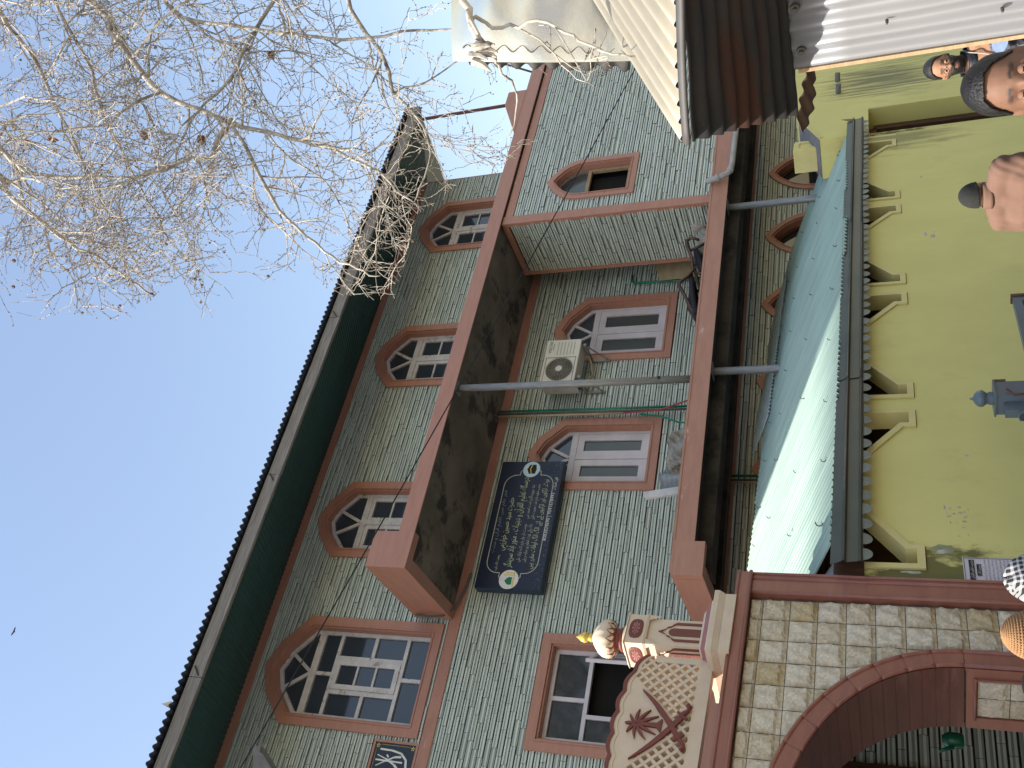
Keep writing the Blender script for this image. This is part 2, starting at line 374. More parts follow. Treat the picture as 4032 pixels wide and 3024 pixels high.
def casement(x0, x1, z0, z1, y, w, m, gm, rows, wid=0.075, cols=1):
    P = quad(x0, x1, z0, z1); mb = MB(); mb.ring(P, rect_inset(P, wid), y, y+0.045)
    xi0, xi1, zi0, zi1 = x0+wid, x1-wid, z0+wid, z1-wid
    for r in range(1, rows): zz = zi0 + (zi1-zi0)*r/rows; mb.box(xi0, y+0.006, zz-.014, xi1, y+0.04, zz+.014)
    for c in range(1, cols): xx = xi0 + (xi1-xi0)*c/cols; mb.box(xx-.014, y+0.008, zi0, xx+.014, y+0.038, zi1)
    mb.build('casement', m, w)
    for r in range(rows):
        for c in range(cols):
            pane(quad(xi0+(xi1-xi0)*c/cols+.002, xi0+(xi1-xi0)*(c+1)/cols-.002, zi0+(zi1-zi0)*r/rows+.002, zi0+(zi1-zi0)*(r+1)/rows-.002), y+0.028, w, gm)
for k in ('u1', 'u2', 'u3'):
    w, inn = surround(WIN[k], 0.125, F0, house); (x0, z0), (x1, _) = inn[0], inn[1]; xm = (x0+x1)/2; y = F0 + 0.085
    zt = 9.50; fan(inn, zt, y, w, 'white_wood', 'glass')
    sash(quad(x0, x1, z0, zt), 0.045, y, w, 'white_wood', 0.06)
    mb = MB(); mb.box(xm-.03, y-0.004, z0+.02, xm+.03, y+.05, zt-.02); mb.build('mullion', 'white_wood', w)
    casement(x0+.047, xm-.032, z0+.047, zt-.047, y+.01, w, 'white_wood', 'glass', 3, 0.06); casement(xm+.032, x1-.047, z0+.047, zt-.047, y+.01, w, 'white_wood', 'glass', 3, 0.06)
for k, m in (('w2', 'white_clean'), ('w3', 'white_clean')):
    w, inn = surround(WIN[k], 0.125, F0, house, m='salmon' if k == 'w2' else 'salmon_worn', label=None if k == 'w2' else 'window with scuffed salmon surround'); (x0, z0), (x1, _) = inn[0], inn[1]; xm = (x0+x1)/2; y = F0 + 0.085
    zt = 6.42; fan(inn, zt, y, w, m, 'glass')
    sash(quad(x0, x1, z0, zt), 0.04, y, w, m, 0.06)
    mb = MB(); mb.box(xm-.02, y-.004, z0+.02, xm+.02, y+.05, zt-.02); mb.build('mullion', m, w)
    casement(x0+.042, xm-.022, z0+.042, zt-.042, y+.01, w, m, 'glass_grey', 1, 0.10); casement(xm+.022, x1-.042, z0+.042, zt-.042, y+.01, w, m, 'glass_grey', 1, 0.10)
# large second-floor window
w, inn = surround(WIN['big'], 0.13, F0, house); (x0, z0), (x1, _) = inn[0], inn[1]; y = F0 + 0.085; m = 'white_wood'
fan(inn, 9.56, y, w, m, 'glass')
sash(quad(x0, x1, z0, 9.56), 0.05, y, w, m, 0.06)
xa, xb = x0+0.36, x1-0.36; zb, zt = z0+0.34, 9.22
mb = MB()
mb.box(x0+.05, y+.004, zt, x1-.05, y+.055, zt+.05); mb.box(x0+.05, y+.004, zb, x1-.05, y+.055, zb+.05)
mb.box(xa-.03, y+.002, zb+.05, xa+.03, y+.05, zt); mb.box(xb-.03, y+.002, zb+.05, xb+.03, y+.05, zt)
xm = (x0+x1)/2; mb.box(xm-.025, y+.006, zt+.05, xm+.025, y+.05, 9.51); mb.box(xm-.025, y+.006, z0+.05, xm+.025, y+.05, zb)
zm = (zb+zt)/2
mb.box(x0+.05, y+.006, zm-.025, xa-.03, y+.05, zm+.025); mb.box(xb+.03, y+.006, zm-.025, x1-.05, y+.05, zm+.025)
mb.build('glazing_bars', m, w)
casement(xa+.032, xb-.032, zb+.052, zt-.002, y-.012, w, m, 'glass', 3, 0.065)
for q in ((x0+.05, xm-.025, zt+.05, 9.51), (xm+.025, x1-.05, zt+.05, 9.51), (x0+.05, xm-.025, z0+.05, zb), (xm+.025, x1-.05, z0+.05, zb),
          (x0+.05, xa-.03, zb+.05, zm-.025), (x0+.05, xa-.03, zm+.025, zt), (xb+.03, x1-.05, zb+.05, zm-.025), (xb+.03, x1-.05, zm+.025, zt)): pane(quad(*q), y+.035, w)
# first-floor window behind the gate: one leaf stands open
w, inn = surround(WIN['low'], 0.13, F0, house, label='first-floor window with one leaf standing open'); (x0, z0), (x1, _), (_, z1) = inn[0], inn[1], inn[2]; y = F0 + 0.085; m = 'white_clean'
sash(quad(x0, x1, z0, z1), 0.05, y, w, m, 0.06); zt = 5.66; xm = x0 + (x1-x0)*0.46
mb = MB(); mb.box(x0+.05, y+.002, zt, x1-.05, y+.055, zt+.05); mb.box(xm-.025, y+.004, zt+.05, xm+.025, y+.05, z1-.05); xq = x0+0.33; mb.box(xq-.025, y+.004, z0+.05, xq+.025, y+.05, zt); mb.box(x0+.05, y+.006, 5.12, xq-.025, y+.05, 5.16)
mb.build('glazing_bars', m, w)
for q in ((x0+.05, xm-.025, zt+.05, z1-.05), (xm+.025, x1-.05, zt+.05, z1-.05), (x0+.05, xq-.025, 5.16, zt), (x0+.05, xq-.025, z0+.05, 5.12)): pane(quad(*q), y+.035, w, 'glass_dark')
lv = bpy.data.objects.new('open_leaf', None)
mb = MB(); P = quad(0, 0.40, z0+.06, zt-.01); mb.ring(P, rect_inset(P, 0.06), -.02, .02); mb.box(.06, -.012, 5.0, .34, .012, 5.03)
hx = x1-.05; V = []
ang = R(62)
for vx, vy, vz in mb.v: V.append((hx - vx*math.cos(ang) + vy*math.sin(ang), y - vx*math.sin(ang) - vy*math.cos(ang), vz))
mb.v = V; mb.build('open_leaf', m, w)
mb = MB(); mb.prism(quad(0.06, 0.34, z0+.12, 5.0), -.003, .003); mb.prism(quad(0.06, 0.34, 5.03, zt-.07), -.003, .003)
mb.v = [(hx - vx*math.cos(ang) + vy*math.sin(ang), y - vx*math.sin(ang) - vy*math.cos(ang), vz) for vx, vy, vz in mb.v]; mb.build('pane', 'glass_grey', w)
# ground-floor pointed windows under the lower balcony
for i in range(5):
    P = WIN['g%d' % i]; w, inn = surround(P, 0.09, F0, house, m='salmon'); y = F0+0.1
    sash(inn, 0.045, y, w, 'dark_wood', 0.05)
    xm = (P[0][0]+P[1][0])/2; mb = MB(); mb.box(xm-.02, y+.004, 1.35, xm+.02, y+.045, 3.15); mb.box(P[0][0]+.15, y+.002, 3.12, P[1][0]-.15, y+.05, 3.16); mb.build('glazing_bars', 'dark_wood', w)
    pane(rect_inset(inn, 0.02), y+.03, w, 'glass_dark')

# ---- balcony slabs with salmon facing
YF = 9.18
mb = MB(); mb.box(4.26, YF+.02, 7.64, 16.5, F0, 7.80); mb.build('balcony_slab', 'concrete_dirty', house)
mb = MB(); mb.box(4.24, YF, 7.62, 16.5, YF+.02, 7.84); mb.build('slab_facing', 'salmon', house)
mb = MB(); mb.box(4.238, YF-.004, 7.616, 4.72, YF+.13, 8.16); mb.box(4.236, YF+.131, 7.617, 4.40, F0-.05, 8.155); mb.build('parapet_end', 'salmon', house)
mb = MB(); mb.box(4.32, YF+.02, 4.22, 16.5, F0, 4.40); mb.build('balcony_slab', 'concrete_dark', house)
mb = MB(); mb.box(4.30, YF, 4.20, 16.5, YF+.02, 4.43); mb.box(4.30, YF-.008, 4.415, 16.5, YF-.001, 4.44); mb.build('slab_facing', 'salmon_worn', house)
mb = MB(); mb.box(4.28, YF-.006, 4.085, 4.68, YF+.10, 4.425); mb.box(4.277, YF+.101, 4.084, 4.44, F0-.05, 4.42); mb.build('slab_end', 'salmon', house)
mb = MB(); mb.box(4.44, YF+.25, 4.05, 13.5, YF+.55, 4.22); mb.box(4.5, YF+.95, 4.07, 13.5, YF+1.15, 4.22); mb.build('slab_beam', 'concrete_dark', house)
# ---- projecting block at the right end of the first floor
YB = 9.26
fb = lambda a, d, z: (a, YB - d, z)
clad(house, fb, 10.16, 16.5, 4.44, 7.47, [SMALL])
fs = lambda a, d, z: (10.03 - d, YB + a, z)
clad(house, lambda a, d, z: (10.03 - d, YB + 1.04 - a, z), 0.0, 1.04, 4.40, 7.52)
mb = MB(); mb.box(10.005, YB-.035, 4.43, 10.165, YB+.03, 7.62); mb.build('corner_trim', 'salmon_worn', house)
mb = MB(); mb.box(9.99, YB+1.04, 4.40, 10.06, YB+1.10, 7.62); mb.build('corner_trim', 'salmon', house)
mb = MB(); mb.box(10.165, YB-.03, 7.47, 16.5, YB+.03, 7.60); mb.build('block_trim', 'salmon_worn', house)
mb = MB(); mb.box(10.0, YB+.031, 7.525, 10.16, YB+1.04, 7.62); mb.build('block_trim', 'salmon', house)
mb = MB(); mb.box(10.04, YB+.27, 4.40, 16.5, YB+1.09, 7.6); mb.build('block_core', 'void', house)
w, inn = surround(SMALL, 0.10, YB, house, label='small pointed window with one raw wooden sash standing open')
y = YB+.09; xm = 10.83
mb = MB(); mb.ring(inn, rect_inset(inn, 0.035), y, y+.05); mb.build('sash', 'old_wood', w)
P = quad(10.52, 11.14, 5.72, 6.42); mb = MB(); mb.ring(P, rect_inset(P, 0.055), y-.02, y+.03); mb.build('casement', 'raw_wood', w)
top = [p for p in rect_inset(inn, 0.03) if p[1] > 6.42]; pane([(10.53, 6.43), (11.13, 6.43)] + top, y+.03, w, 'glass_grey')
mb = MB(); mb.prism(quad(10.57, 11.09, 5.77, 6.37), y+.13, y+.14); mb.build('room_dark', 'void', w)
mb = MB(); mb.prism(quad(10.60, 10.72, 5.80, 6.36), y+.05, y+.08); mb.build('curtain', 'raw_wood', w)
# ---- terrace pillar and roof post at the right
mb = MB(); mb.prism([(12.13, 7.838), (13.27, 7.838), (13.27, 8.17), (12.92, 8.17)], YF-.005, YF+.35); mb.build('terrace_pillar', 'salmon_worn', house)
mb = MB(); mb.tube([(13.06, 9.28, 8.16), (13.08, 9.30, 9.98)], 0.03, 8); mb.build('roof_post', 'rust_pipe', house)
for a, b in (((13.9, 9.3, 7.84), (14.6, 9.4, 8.75)), ((14.5, 9.3, 7.84), (15.2, 9.4, 8.8))):
    mb = MB(); mb.tube([a, b], 0.02, 6); mb.build('terrace_rail', 'rust_pipe', house)

# ---- roof: sloping corrugated sheets seen from below, weathered fascia boards
YE, ZE, KR = 9.21, 9.93, 0.36
n = int(14.0/0.076)
fn, nu, nv = wavy((-0.6, YE+.03, ZE+0.02), (13.36, YE+.03, ZE+0.02), (-0.6, 15.0, ZE+.02+KR*(15.0-YE-.03)), n, 0.009, 1, per=6)
mb = MB(); mb.patch(fn, nu, 1); mb.build('roof_underside', 'soffit_teal', house, smooth=True)
fn, nu, nv = wavy((-0.6, YE-.07, ZE+0.245), (13.40, YE-.07, ZE+0.245), (-0.6, 15.0, ZE+.245+KR*(15.0-YE+.07)), int(14.0/0.094), 0.020, 1, per=8)
mb = MB(); mb.patch(fn, nu, 1); mb.build('roof_sheet', 'roof_blue', house, smooth=True, solid=0.012)
fn, nu, nv = wavy((-0.6, 15.0, ZE+.245+KR*(15.0-YE+.07)), (13.40, 15.0, ZE+.245+KR*(15.0-YE+.07)), (-0.6, 20.0, ZE+.245+KR*(15.0-YE+.07)-1.8), int(14.0/0.094), 0.02, 1, per=6)
mb = MB(); mb.patch(fn, nu, 1); mb.build('roof_sheet', 'roof_blue', house, smooth=True)
zz_ = lambda Y, o=0.0: ZE + .02 + o + KR*(Y-YE-.03)
mb = MB(); mb.add([(13.30, 9.28, zz_(9.28)), (14.62, 12.0, zz_(12.0)), (15.6, 14.0, zz_(14.0)), (13.33, 14.0, zz_(14.0))], [(0, 1, 2, 3)]); mb.build('hip_underside', 'soffit_teal', house)
mb = MB(); mb.add([(13.30, 9.20, zz_(9.2, .2)), (14.70, 12.0, zz_(12.0, .16)), (15.7, 14.0, zz_(14.0, .16)), (13.33, 14.0, zz_(14.0, .16))], [(0, 1, 2, 3)]); mb.build('hip_sheet', 'roof_blue', house, solid=.02)
xs = [-0.6, 2.73, 5.55, 8.35, 10.9, 13.1]
for i in range(5):
    mb = MB(); j = random.uniform(-.006, .006); mb.box(xs[i]+.004, YE+j, ZE, xs[i+1]-.004, YE+.028+j, ZE+.20)
    mb.box(xs[i]+.004, YE-.012+j, ZE+.004, xs[i+1]-.004, YE-.001+j, ZE+.05); mb.build('fascia_board', 'old_wood', house)
for x in (2.80, 5.50, 8.40):
    mb = MB(); mb.tube([(x-.05, YE-.018, ZE+.06), (x+.06, YE-.02, ZE+.16)], 0.008, 6); mb.build('fascia_clip', 'black', house)
mb = MB(); mb.tube([(13.1, YE, ZE+.1), (13.32, YE+.02, ZE+.16)], .03, 6); mb.box(13.1, YE+.0, ZE+.03, 13.36, YE+.03, ZE+.2); mb.build('eave_end', 'old_wood', house)
mb = MB()
for k in range(7):
    x = 13.05 + k*0.045; mb.prism([(x, ZE-.01), (x+.05, ZE-.01), (x+.03, ZE+.16+.05*(k % 3))], YE-.03+.01*k, YE-.02+.01*k)
mb.build('eave_splinters', 'old_wood', house)
# roof finial standing on the ridge behind the eaves
mb = MB(); mb.lathe([(0.05, -0.3), (0.05, 0.0), (0.035, .05), (.02, .14), (.05, .20), (.075, .26), (.06, .33), (.03, .37), (.045, .42), (.03, .47), (.004, .56)], (2.74, 10.6, 11.05), 12)
mb.build('roof_finial', 'ivory', house, smooth=True)
# unseen block added off to the left to shade the lean-to roof and slabs
mb = MB(); mb.box(-2.0, 7.0, 9.25, -1.0, 13.5, 17.5); mb.build('shade_block', 'tile_mid', house)
mb = MB(); mb.box(-2.3, 6.7, 17.5, -0.7, 13.8, 17.65); mb.build('shade_block_roof', 'roof_blue', house)
mb = MB(); mb.box(-2.0, 10.3, 0, -1.8, 10.5, 9.25); mb.build('shade_block_pier', 'salmon', house)
# wall of the entrance passage seen through the gate arch
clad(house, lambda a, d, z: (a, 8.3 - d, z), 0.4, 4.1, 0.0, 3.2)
mb = MB(); mb.box(0.4, 8.32, 0, 4.1, 8.5, 3.2); mb.build('passage_wall', 'tile_back', house)
mb = MB(); v = [(1.25, 5.05), (1.4, 5.05), (1.4, 8.4), (1.25, 8.4)]; cp, sp = math.cos(PH), math.sin(PH)
mb.prism([(0, 0), (1, 0), (1, 1), (0, 1)], 0, 1); mb.v = [((1.25+.15*x)*cp - (5.05+2.6*y)*sp, (1.25+.15*x)*sp + (5.05+2.6*y)*cp, 5.2*z) for x, y, z in mb.v]; mb.build('jamb_shade_wall', 'salmon', house)  # unseen wall, added to keep sun off the gate's inner jamb
# ------------------------------------------------------------------ boundary wall (frame turned by PH: s along, n away, z up)
def wall_mat():
    m = mat('wall_yellow', (0.73, 0.665, 0.25), (0.67, 0.61, 0.225), 0.85, 1.6, (1, 1, 0.7), bump=0.12, bscale=35, c3=(0.60, 0.53, 0.22), s3=2.2, lo3=0.58, hi3=0.78)
    nt = m.node_tree; N = nt.nodes; L = nt.links; b = N['Principled BSDF']
    tc = N.new('ShaderNodeTexCoord'); src = b.inputs['Base Color'].links[0].from_socket
    def stain(center, rad, stretch, scale, colour, lo, hi, src):
        mp = N.new('ShaderNodeMapping'); mp.inputs['Location'].default_value = [-c for c in center]; L.new(tc.outputs['Object'], mp.inputs['Vector'])
        sc = N.new('ShaderNodeVectorMath'); sc.operation = 'DIVIDE'; L.new(mp.outputs[0], sc.inputs[0]); sc.inputs[1].default_value = rad
        ln = N.new('ShaderNodeVectorMath'); ln.operation = 'LENGTH'; L.new(sc.outputs[0], ln.inputs[0])
        st = N.new('ShaderNodeMapping'); st.inputs['Scale'].default_value = stretch; L.new(tc.outputs['Object'], st.inputs['Vector'])
        nz = N.new('ShaderNodeTexNoise'); nz.inputs['Scale'].default_value = scale; nz.inputs['Detail'].default_value = 8; nz.inputs['Roughness'].default_value = .65; L.new(st.outputs[0], nz.inputs['Vector'])
        ml = N.new('ShaderNodeMath'); ml.operation = 'MULTIPLY_ADD'; L.new(ln.outputs['Value'], ml.inputs[0]); ml.inputs[1].default_value = -0.35; L.new(nz.outputs['Fac'], ml.inputs[2])
        mr = N.new('ShaderNodeMapRange'); mr.inputs['From Min'].default_value = lo; mr.inputs['From Max'].default_value = hi; L.new(ml.outputs[0], mr.inputs['Value'])
        mx = N.new('ShaderNodeMix'); mx.data_type = 'RGBA'; L.new(mr.outputs[0], mx.inputs['Factor']); L.new(src, mx.inputs['A']); mx.inputs['B'].default_value = (*colour, 1)
        return mx.outputs['Result']
    # frame coordinates relative to the wall's base point
    src = stain((4.5-SB[0], 0, 2.0), (.25, 1, .6), (2, 1, 1), 5, (0.17, 0.155, 0.05), 0.18, 0.34, src)
    src = stain((11.6-SB[0], 0, 2.0), (.5, 1, .9), (3, 1, .6), 3, (0.36, 0.32, 0.13), 0.20, 0.42, src)
    src = stain((13.9-SB[0], 0, 2.1), (1.3, 1, 1.3), (4, 1, .35), 3, (0.26, 0.24, 0.12), 0.27, 0.46, src)
    L.new(src, b.inputs['Base Color'])
SB = (4.4, 4.52, 0.0); wall_mat()
mat('wall_trim', (0.72, 0.63, 0.28), (0.64, 0.555, 0.24), 0.8, 5, bump=0.1)
mat('bare_plaster', (0.56, 0.53, 0.46), (0.36, 0.35, 0.26), 0.9, 14, bump=0.4, bscale=50)
mat('green_plaster', (0.24, 0.26, 0.13), (0.32, 0.32, 0.20), 0.9, 14, bump=0.3, bscale=50)
wall = thing('boundary_wall', 'olive-yellow painted masonry wall with angular trimmed openings under a metal valance', 'wall', SB, PH)
posts = [4.42, 6.22, 7.985, 9.825, 11.64]
mb = MB(); mb.box(4.30, 4.52, 0, 11.79, 4.66, 2.0); mb.build('lower_wall', 'wall_yellow', wall)
for i, c in enumerate(posts):
    mb = MB(); mb.box(max(c-.075, 4.30), 4.521, 2.0, min(c+.085, 11.79), 4.659, 2.46); mb.build('wall_post', 'wall_yellow', wall)
for a, b in zip(posts[:-1], posts[1:]):
    mb = MB(); mb.prism([(a+.285, 2.0), (b-.285, 2.0), (b-.285, 2.09), (b-.60, 2.315), (b-.66, 2.44), (a+.66, 2.44), (a+.60, 2.315), (a+.285, 2.09)], 4.522, 4.658); mb.build('wall_panel', 'wall_yellow', wall)
def open_trim(c, sgn):
    P = [(.075, 2.40), (.075, 2.005), (.285, 2.005), (.285, 2.09), (.61, 2.325), (.66, 2.40)]
    Q = [(.117, 2.40), (.117, 2.052), (.243, 2.052), (.243, 2.115), (.585, 2.362), (.60, 2.40)]
    P = [(c + sgn*x, z) for x, z in P]; Q = [(c + sgn*x, z) for x, z in Q]
    if sgn < 0: P, Q = P[::-1], Q[::-1]
    mb = MB(); mb.ring(P, Q, 4.505, 4.66, closed=False); return mb.build('opening_trim', 'wall_trim', wall)
for c in posts:
    if c > 4.6: open_trim(c, -1)
    if c < 11.5: open_trim(c, 1)
# wall head, dark board added to stand for the shade behind the openings
mb = MB(); mb.box(4.35, 4.66, 2.40, 11.8, 4.80, 2.50); mb.build('wall_head', 'dark_wood', wall)
mb = MB(); mb.box(5.1, 5.6, 0, 11.75, 5.65, 2.9); mb.build('shade_backing', 'dark_wood', wall)
# flaked paint patches
def flake(s, z, w, h, m, seed, n=4.5185):
    r = random.Random(seed); k = 16; P = []
    for i in range(k):
        a = 2*math.pi*i/k; q = 0.55 + 0.45*r.random(); P.append((s + w/2*q*math.cos(a), z + h/2*q*math.sin(a)))
    mb = MB(); mb.prism(P, n, 4.5205); return mb.build('flaked_patch', m, wall)
flake(4.68, 1.90, .12, .16, 'green_plaster', 3); flake(4.66, 1.905, .05, .11, 'bare_plaster', 4, 4.5175)
flake(4.475, 2.085, .028, .15, 'bare_plaster', 5); flake(4.495, 2.235, .03, .05, 'bare_plaster', 8)
for i in range(22): flake(4.93+random.uniform(-.16, .16), 1.79+random.uniform(-.08, .08), random.uniform(.006, .03), random.uniform(.005, .03), 'bare_plaster', 20+i)
for s_, z_, w_, h_ in ((10.4, 1.78, .06, .03), (9.03, 1.80, .10, .035), (8.96, 1.74, .09, .06), (9.05, 1.72, .03, .02), (5.6, 1.70, .03, .03)): flake(s_, z_, w_, h_, 'bare_plaster', int(s_*100+z_*1000))
# door recess and the taller wall to its right
mb = MB(); mb.box(11.79, 4.80, 2.31, 12.77, 5.0, 2.5); mb.build('lintel', 'wall_yellow', wall)
mb = MB(); mb.prism([(12.77, 0), (19.5, 0), (19.5, 3.6), (12.9, 3.22), (12.68, 3.17), (11.90, 2.88), (11.90, 2.31), (12.77, 2.31)], 4.523, 5.05)
mb.build('house_wall', 'wall_yellow', wall)
mb = MB(); mb.add([(12.675, 4.53, 3.174), (11.895, 4.53, 2.884), (11.895, 5.04, 2.884), (12.675, 5.04, 3.174)], [(0, 1, 2, 3)]); mb.build('bare_slope', 'cement_grey', wall, solid=.004)
mb = MB(); mb.prism([(12.62, 3.135), (12.60, 3.09), (11.95, 2.845), (11.92, 2.885)], 4.512, 4.523); mb.prism([(12.60, 3.125), (12.75, 3.165), (13.2, 3.2), (13.2, 3.15), (12.76, 3.12), (12.62, 3.09)], 4.513, 4.5235); mb.build('coping_line', 'wall_trim', wall)
mb = MB(); mb.box(12.77-.09, 4.76, 0, 12.77, 4.80, 2.25); mb.box(11.79, 4.77, 2.22, 12.68, 4.81, 2.31); mb.box(12.60, 4.75, 0, 12.69, 4.83, 2.22); mb.build('door_frame', 'dark_wood', wall)
mb = MB(); mb.box(11.70, 4.84, 0, 12.70, 4.88, 2.25); mb.build('door_leaf', 'soffit_teal', wall)
mb = MB(); mb.box(11.72, 4.53, 0, 11.80, 4.9, 2.45); mb.build('door_jamb', 'wall_trim', wall)
for sx, zz in ((13.55, 2.70), (14.05, 2.72)):
    mb = MB(); mb.tube([(sx, 4.6, zz), (sx, 4.40, zz-.015)], .035, 8); mb.build('drain_spout', 'cement_grey', wall)
# yellow pillar standing behind the lean-to
pil = thing('yellow_pillar', 'squat yellow plastered pillar head rising above the teal lean-to roof', 'pillar', (12.05, 4.7, 0), PH)
mb = MB(); mb.box(12.05, 4.70, 0, 12.345, 5.0, 3.225); mb.build('shaft', 'wall_yellow', pil)
P = quad(12.06, 12.335, 2.3, 3.215); mb = MB(); mb.ring(P, rect_inset(P, .06), 4.685, 4.70); mb.build('raised_border', 'wall_trim', pil)
mb = MB(); mb.box(12.044, 4.705, 2.9, 12.051, 4.995, 3.22); mb.build('pale_side', 'wall_trim', pil)

# ------------------------------------------------------------------ lean-to roof of teal corrugated sheets
KL = 0.41; Z0L = 2.53
lean = thing('lean_to_roof', 'teal corrugated lean-to roof rising from the yellow wall towards the tiled house', 'roof', (4.4, 4.4, 0), PH)
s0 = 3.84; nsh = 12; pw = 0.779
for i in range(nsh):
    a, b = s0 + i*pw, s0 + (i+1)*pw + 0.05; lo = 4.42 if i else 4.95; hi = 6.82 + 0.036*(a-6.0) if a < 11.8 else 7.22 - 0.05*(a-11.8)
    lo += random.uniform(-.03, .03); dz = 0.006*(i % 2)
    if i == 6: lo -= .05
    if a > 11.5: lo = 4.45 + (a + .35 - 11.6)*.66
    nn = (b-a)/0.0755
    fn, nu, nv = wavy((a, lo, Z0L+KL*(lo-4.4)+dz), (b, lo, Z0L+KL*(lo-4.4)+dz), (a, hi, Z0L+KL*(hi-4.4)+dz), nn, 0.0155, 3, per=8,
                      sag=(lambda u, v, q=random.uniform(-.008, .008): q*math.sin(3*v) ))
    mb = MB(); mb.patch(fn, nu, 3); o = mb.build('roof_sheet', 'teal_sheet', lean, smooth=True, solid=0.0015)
# weathered whitish flashing along the top of the right-hand sheets
fn, nu, nv = wavy((9.1, 6.7, Z0L+KL*2.3+.03), (12.6, 6.7, Z0L+KL*2.3+.03), (9.1, 7.35, Z0L+KL*2.95+.02), 46, 0.011, 2, per=6, sag=lambda u, v: .02*math.sin(9*u)*v)
mb = MB(); mb.patch(fn, nu, 2); mb.build('ridge_flashing', 'teal_worn', lean, smooth=True)
# hook bolts
hb_ = MB(); hb_.tube([(0, 0, -.01), (0, 0, .03), (.004, -.012, .045), (.01, -.035, .043)], .0045, 5); hb_.tube([(0, 0, .0), (0, 0, .008)], .012, 6); first = None
for row_n, st in ((4.62, .85), (5.35, .9), (6.1, .82), (6.6, .6)):
    s_ = 4.75 + random.uniform(0, .3)
    while s_ < 12.8:
        nn = row_n + random.uniform(-.03, .03); loc = (s_-4.4, nn-4.4, Z0L+KL*(nn-4.4)+.006)
        if first is None:
            first = hb_.build('hook_bolt', 'black', None); first.parent = lean; first.location = loc; first.rotation_euler = (R(-22), 0, random.uniform(-.6, .6))
        else: share(first, lean, loc, (R(-22), 0, random.uniform(-.8, .8)), (.75, .75, .75))
        s_ += st*random.uniform(.8, 1.2)
mb = MB()
for nn in (4.9, 5.9, 6.7): mb.box(4.5, nn, Z0L+KL*(nn-4.4)-.09, 13.0, nn+.06, Z0L+KL*(nn-4.4)-.03)
mb.build('purlin', 'dark_wood', lean)
mb = MB(); mb.box(4.75, 7.0, 0, 4.83, 7.08, 3.45); mb.build('prop', 'dark_wood', lean); mb = MB(); mb.box(12.6, 6.9, 0, 12.68, 6.98, 3.45); mb.build('prop', 'dark_wood', lean)
# folded lighter sheet tucked under the left corner
mb = MB(); mb.patch(lambda u, v: (4.40+.24*u, 4.62+.55*v, 2.50+.30*v+.05*u), 6, 4); mb.build('loose_sheet', 'pvc', lean, solid=.002)
mb = MB(); mb.box(4.36, 4.50, 2.36, 4.62, 4.60, 2.54); mb.build('end_block', 'dark_wood', lean)

# ------------------------------------------------------------------ valance: grey-green folded strip with hanging tongues
val = thing('valance', 'grey-green folded metal valance with rounded tongues along the yellow wall', 'valance', (4.43, 4.44, 2.3), PH)
prof = [(4.40, 2.30+.06), (4.392, 2.372), (4.385, 2.38), (4.395, 2.39), (4.405, 2.46), (4.392, 2.47), (4.385, 2.478), (4.40, 2.49), (4.43, 2.555)]
cuts = [4.43, 6.42, 9.15, 12.14]
for a, b in zip(cuts[:-1], cuts[1:]):
    mb = MB(); j = random.uniform(-.004, .004)
    mb.patch(lambda u, v: (a + (b-a-.004)*u, np.interp(v*8, range(9), [p[0] for p in prof])+j+.004*math.sin(u*7), np.interp(v*8, range(9), [p[1] for p in prof])), 14, 8)
    mb.build('valance_strip', 'valance', val, solid=.002)
    for zz in (2.377, 2.474):
        mb = MB(); mb.tube([(a, 4.388+j, zz), (b-.004, 4.388+j, zz)], .0075, 8); mb.build('bead', 'valance', val, smooth=True)
mb = MB(); P = [(-.052, .0)] + [(-.052*math.cos(t), -.068*math.sin(t)) for t in np.linspace(0.12, math.pi-.12, 11)] + [(.052, .0)]
mb.prism(P, -.0015, .0015); tong = None; s_ = 4.50
while s_ < 12.1:
    loc = (s_-4.43, 4.402-4.44, 2.372-2.3)
    if tong is None: tong = mb.build('tongue', 'scallop', None); tong.parent = val; tong.location = loc
    else: share(tong, val, loc, (random.uniform(-.15, .15), 0, 0))
    s_ += 0.1385
mb = MB(); mb.prism([(12.05, 2.50), (12.14, 2.49), (12.16, 2.62)], 4.40, 4.405); mb.build('torn_corner', 'valance', val)

# ------------------------------------------------------------------ gate with stone facing
mat('stone', (0.62, 0.53, 0.39), (0.55, 0.465, 0.335), 0.85, 7, (1, 1, 2), bump=0.25, bscale=45, c3=(0.46, 0.35, 0.20), s3=3, lo3=0.5, hi3=0.75, island=0.22)
mat('stone_pale', (0.67, 0.585, 0.45), (0.60, 0.52, 0.395), 0.85, 7, (1, 1, 2), bump=0.25, bscale=45, island=0.18)
mat('stone_tan', (0.55, 0.44, 0.265), (0.48, 0.375, 0.22), 0.85, 7, (1, 1, 2), bump=0.25, bscale=45, island=0.18)
mat('grout', (0.16, 0.145, 0.12), (0.10, 0.09, 0.075), 0.95, 20)
gate = thing('entrance_gate', 'stone-faced entrance gate with maroon arch and moulded border', 'gate', (2.6, 4.5, 0), PH)
GC, GA, GB, GS = 2.6, 1.16, 0.92, 1.85
def az(s, a=GA, b=GB): t = 1 - ((s-GC)/a)**2; return GS + b*math.sqrt(max(t, 0))
core = MB(); core.box(0.84, 4.54, 0, GC-GA-.02, 5.0, 3.08); core.box(GC+GA+.02, 4.54, 0, 4.36, 5.0, 3.08)
ss = np.linspace(GC-GA-.02, GC+GA+.02, 49)
for a, b in zip(ss[:-1], ss[1:]): core.prism([(a, az(a)+.03), (b, az(b)+.03), (b, 3.08), (a, 3.08)], 4.54, 5.0)
core.build('core', 'grout', gate)
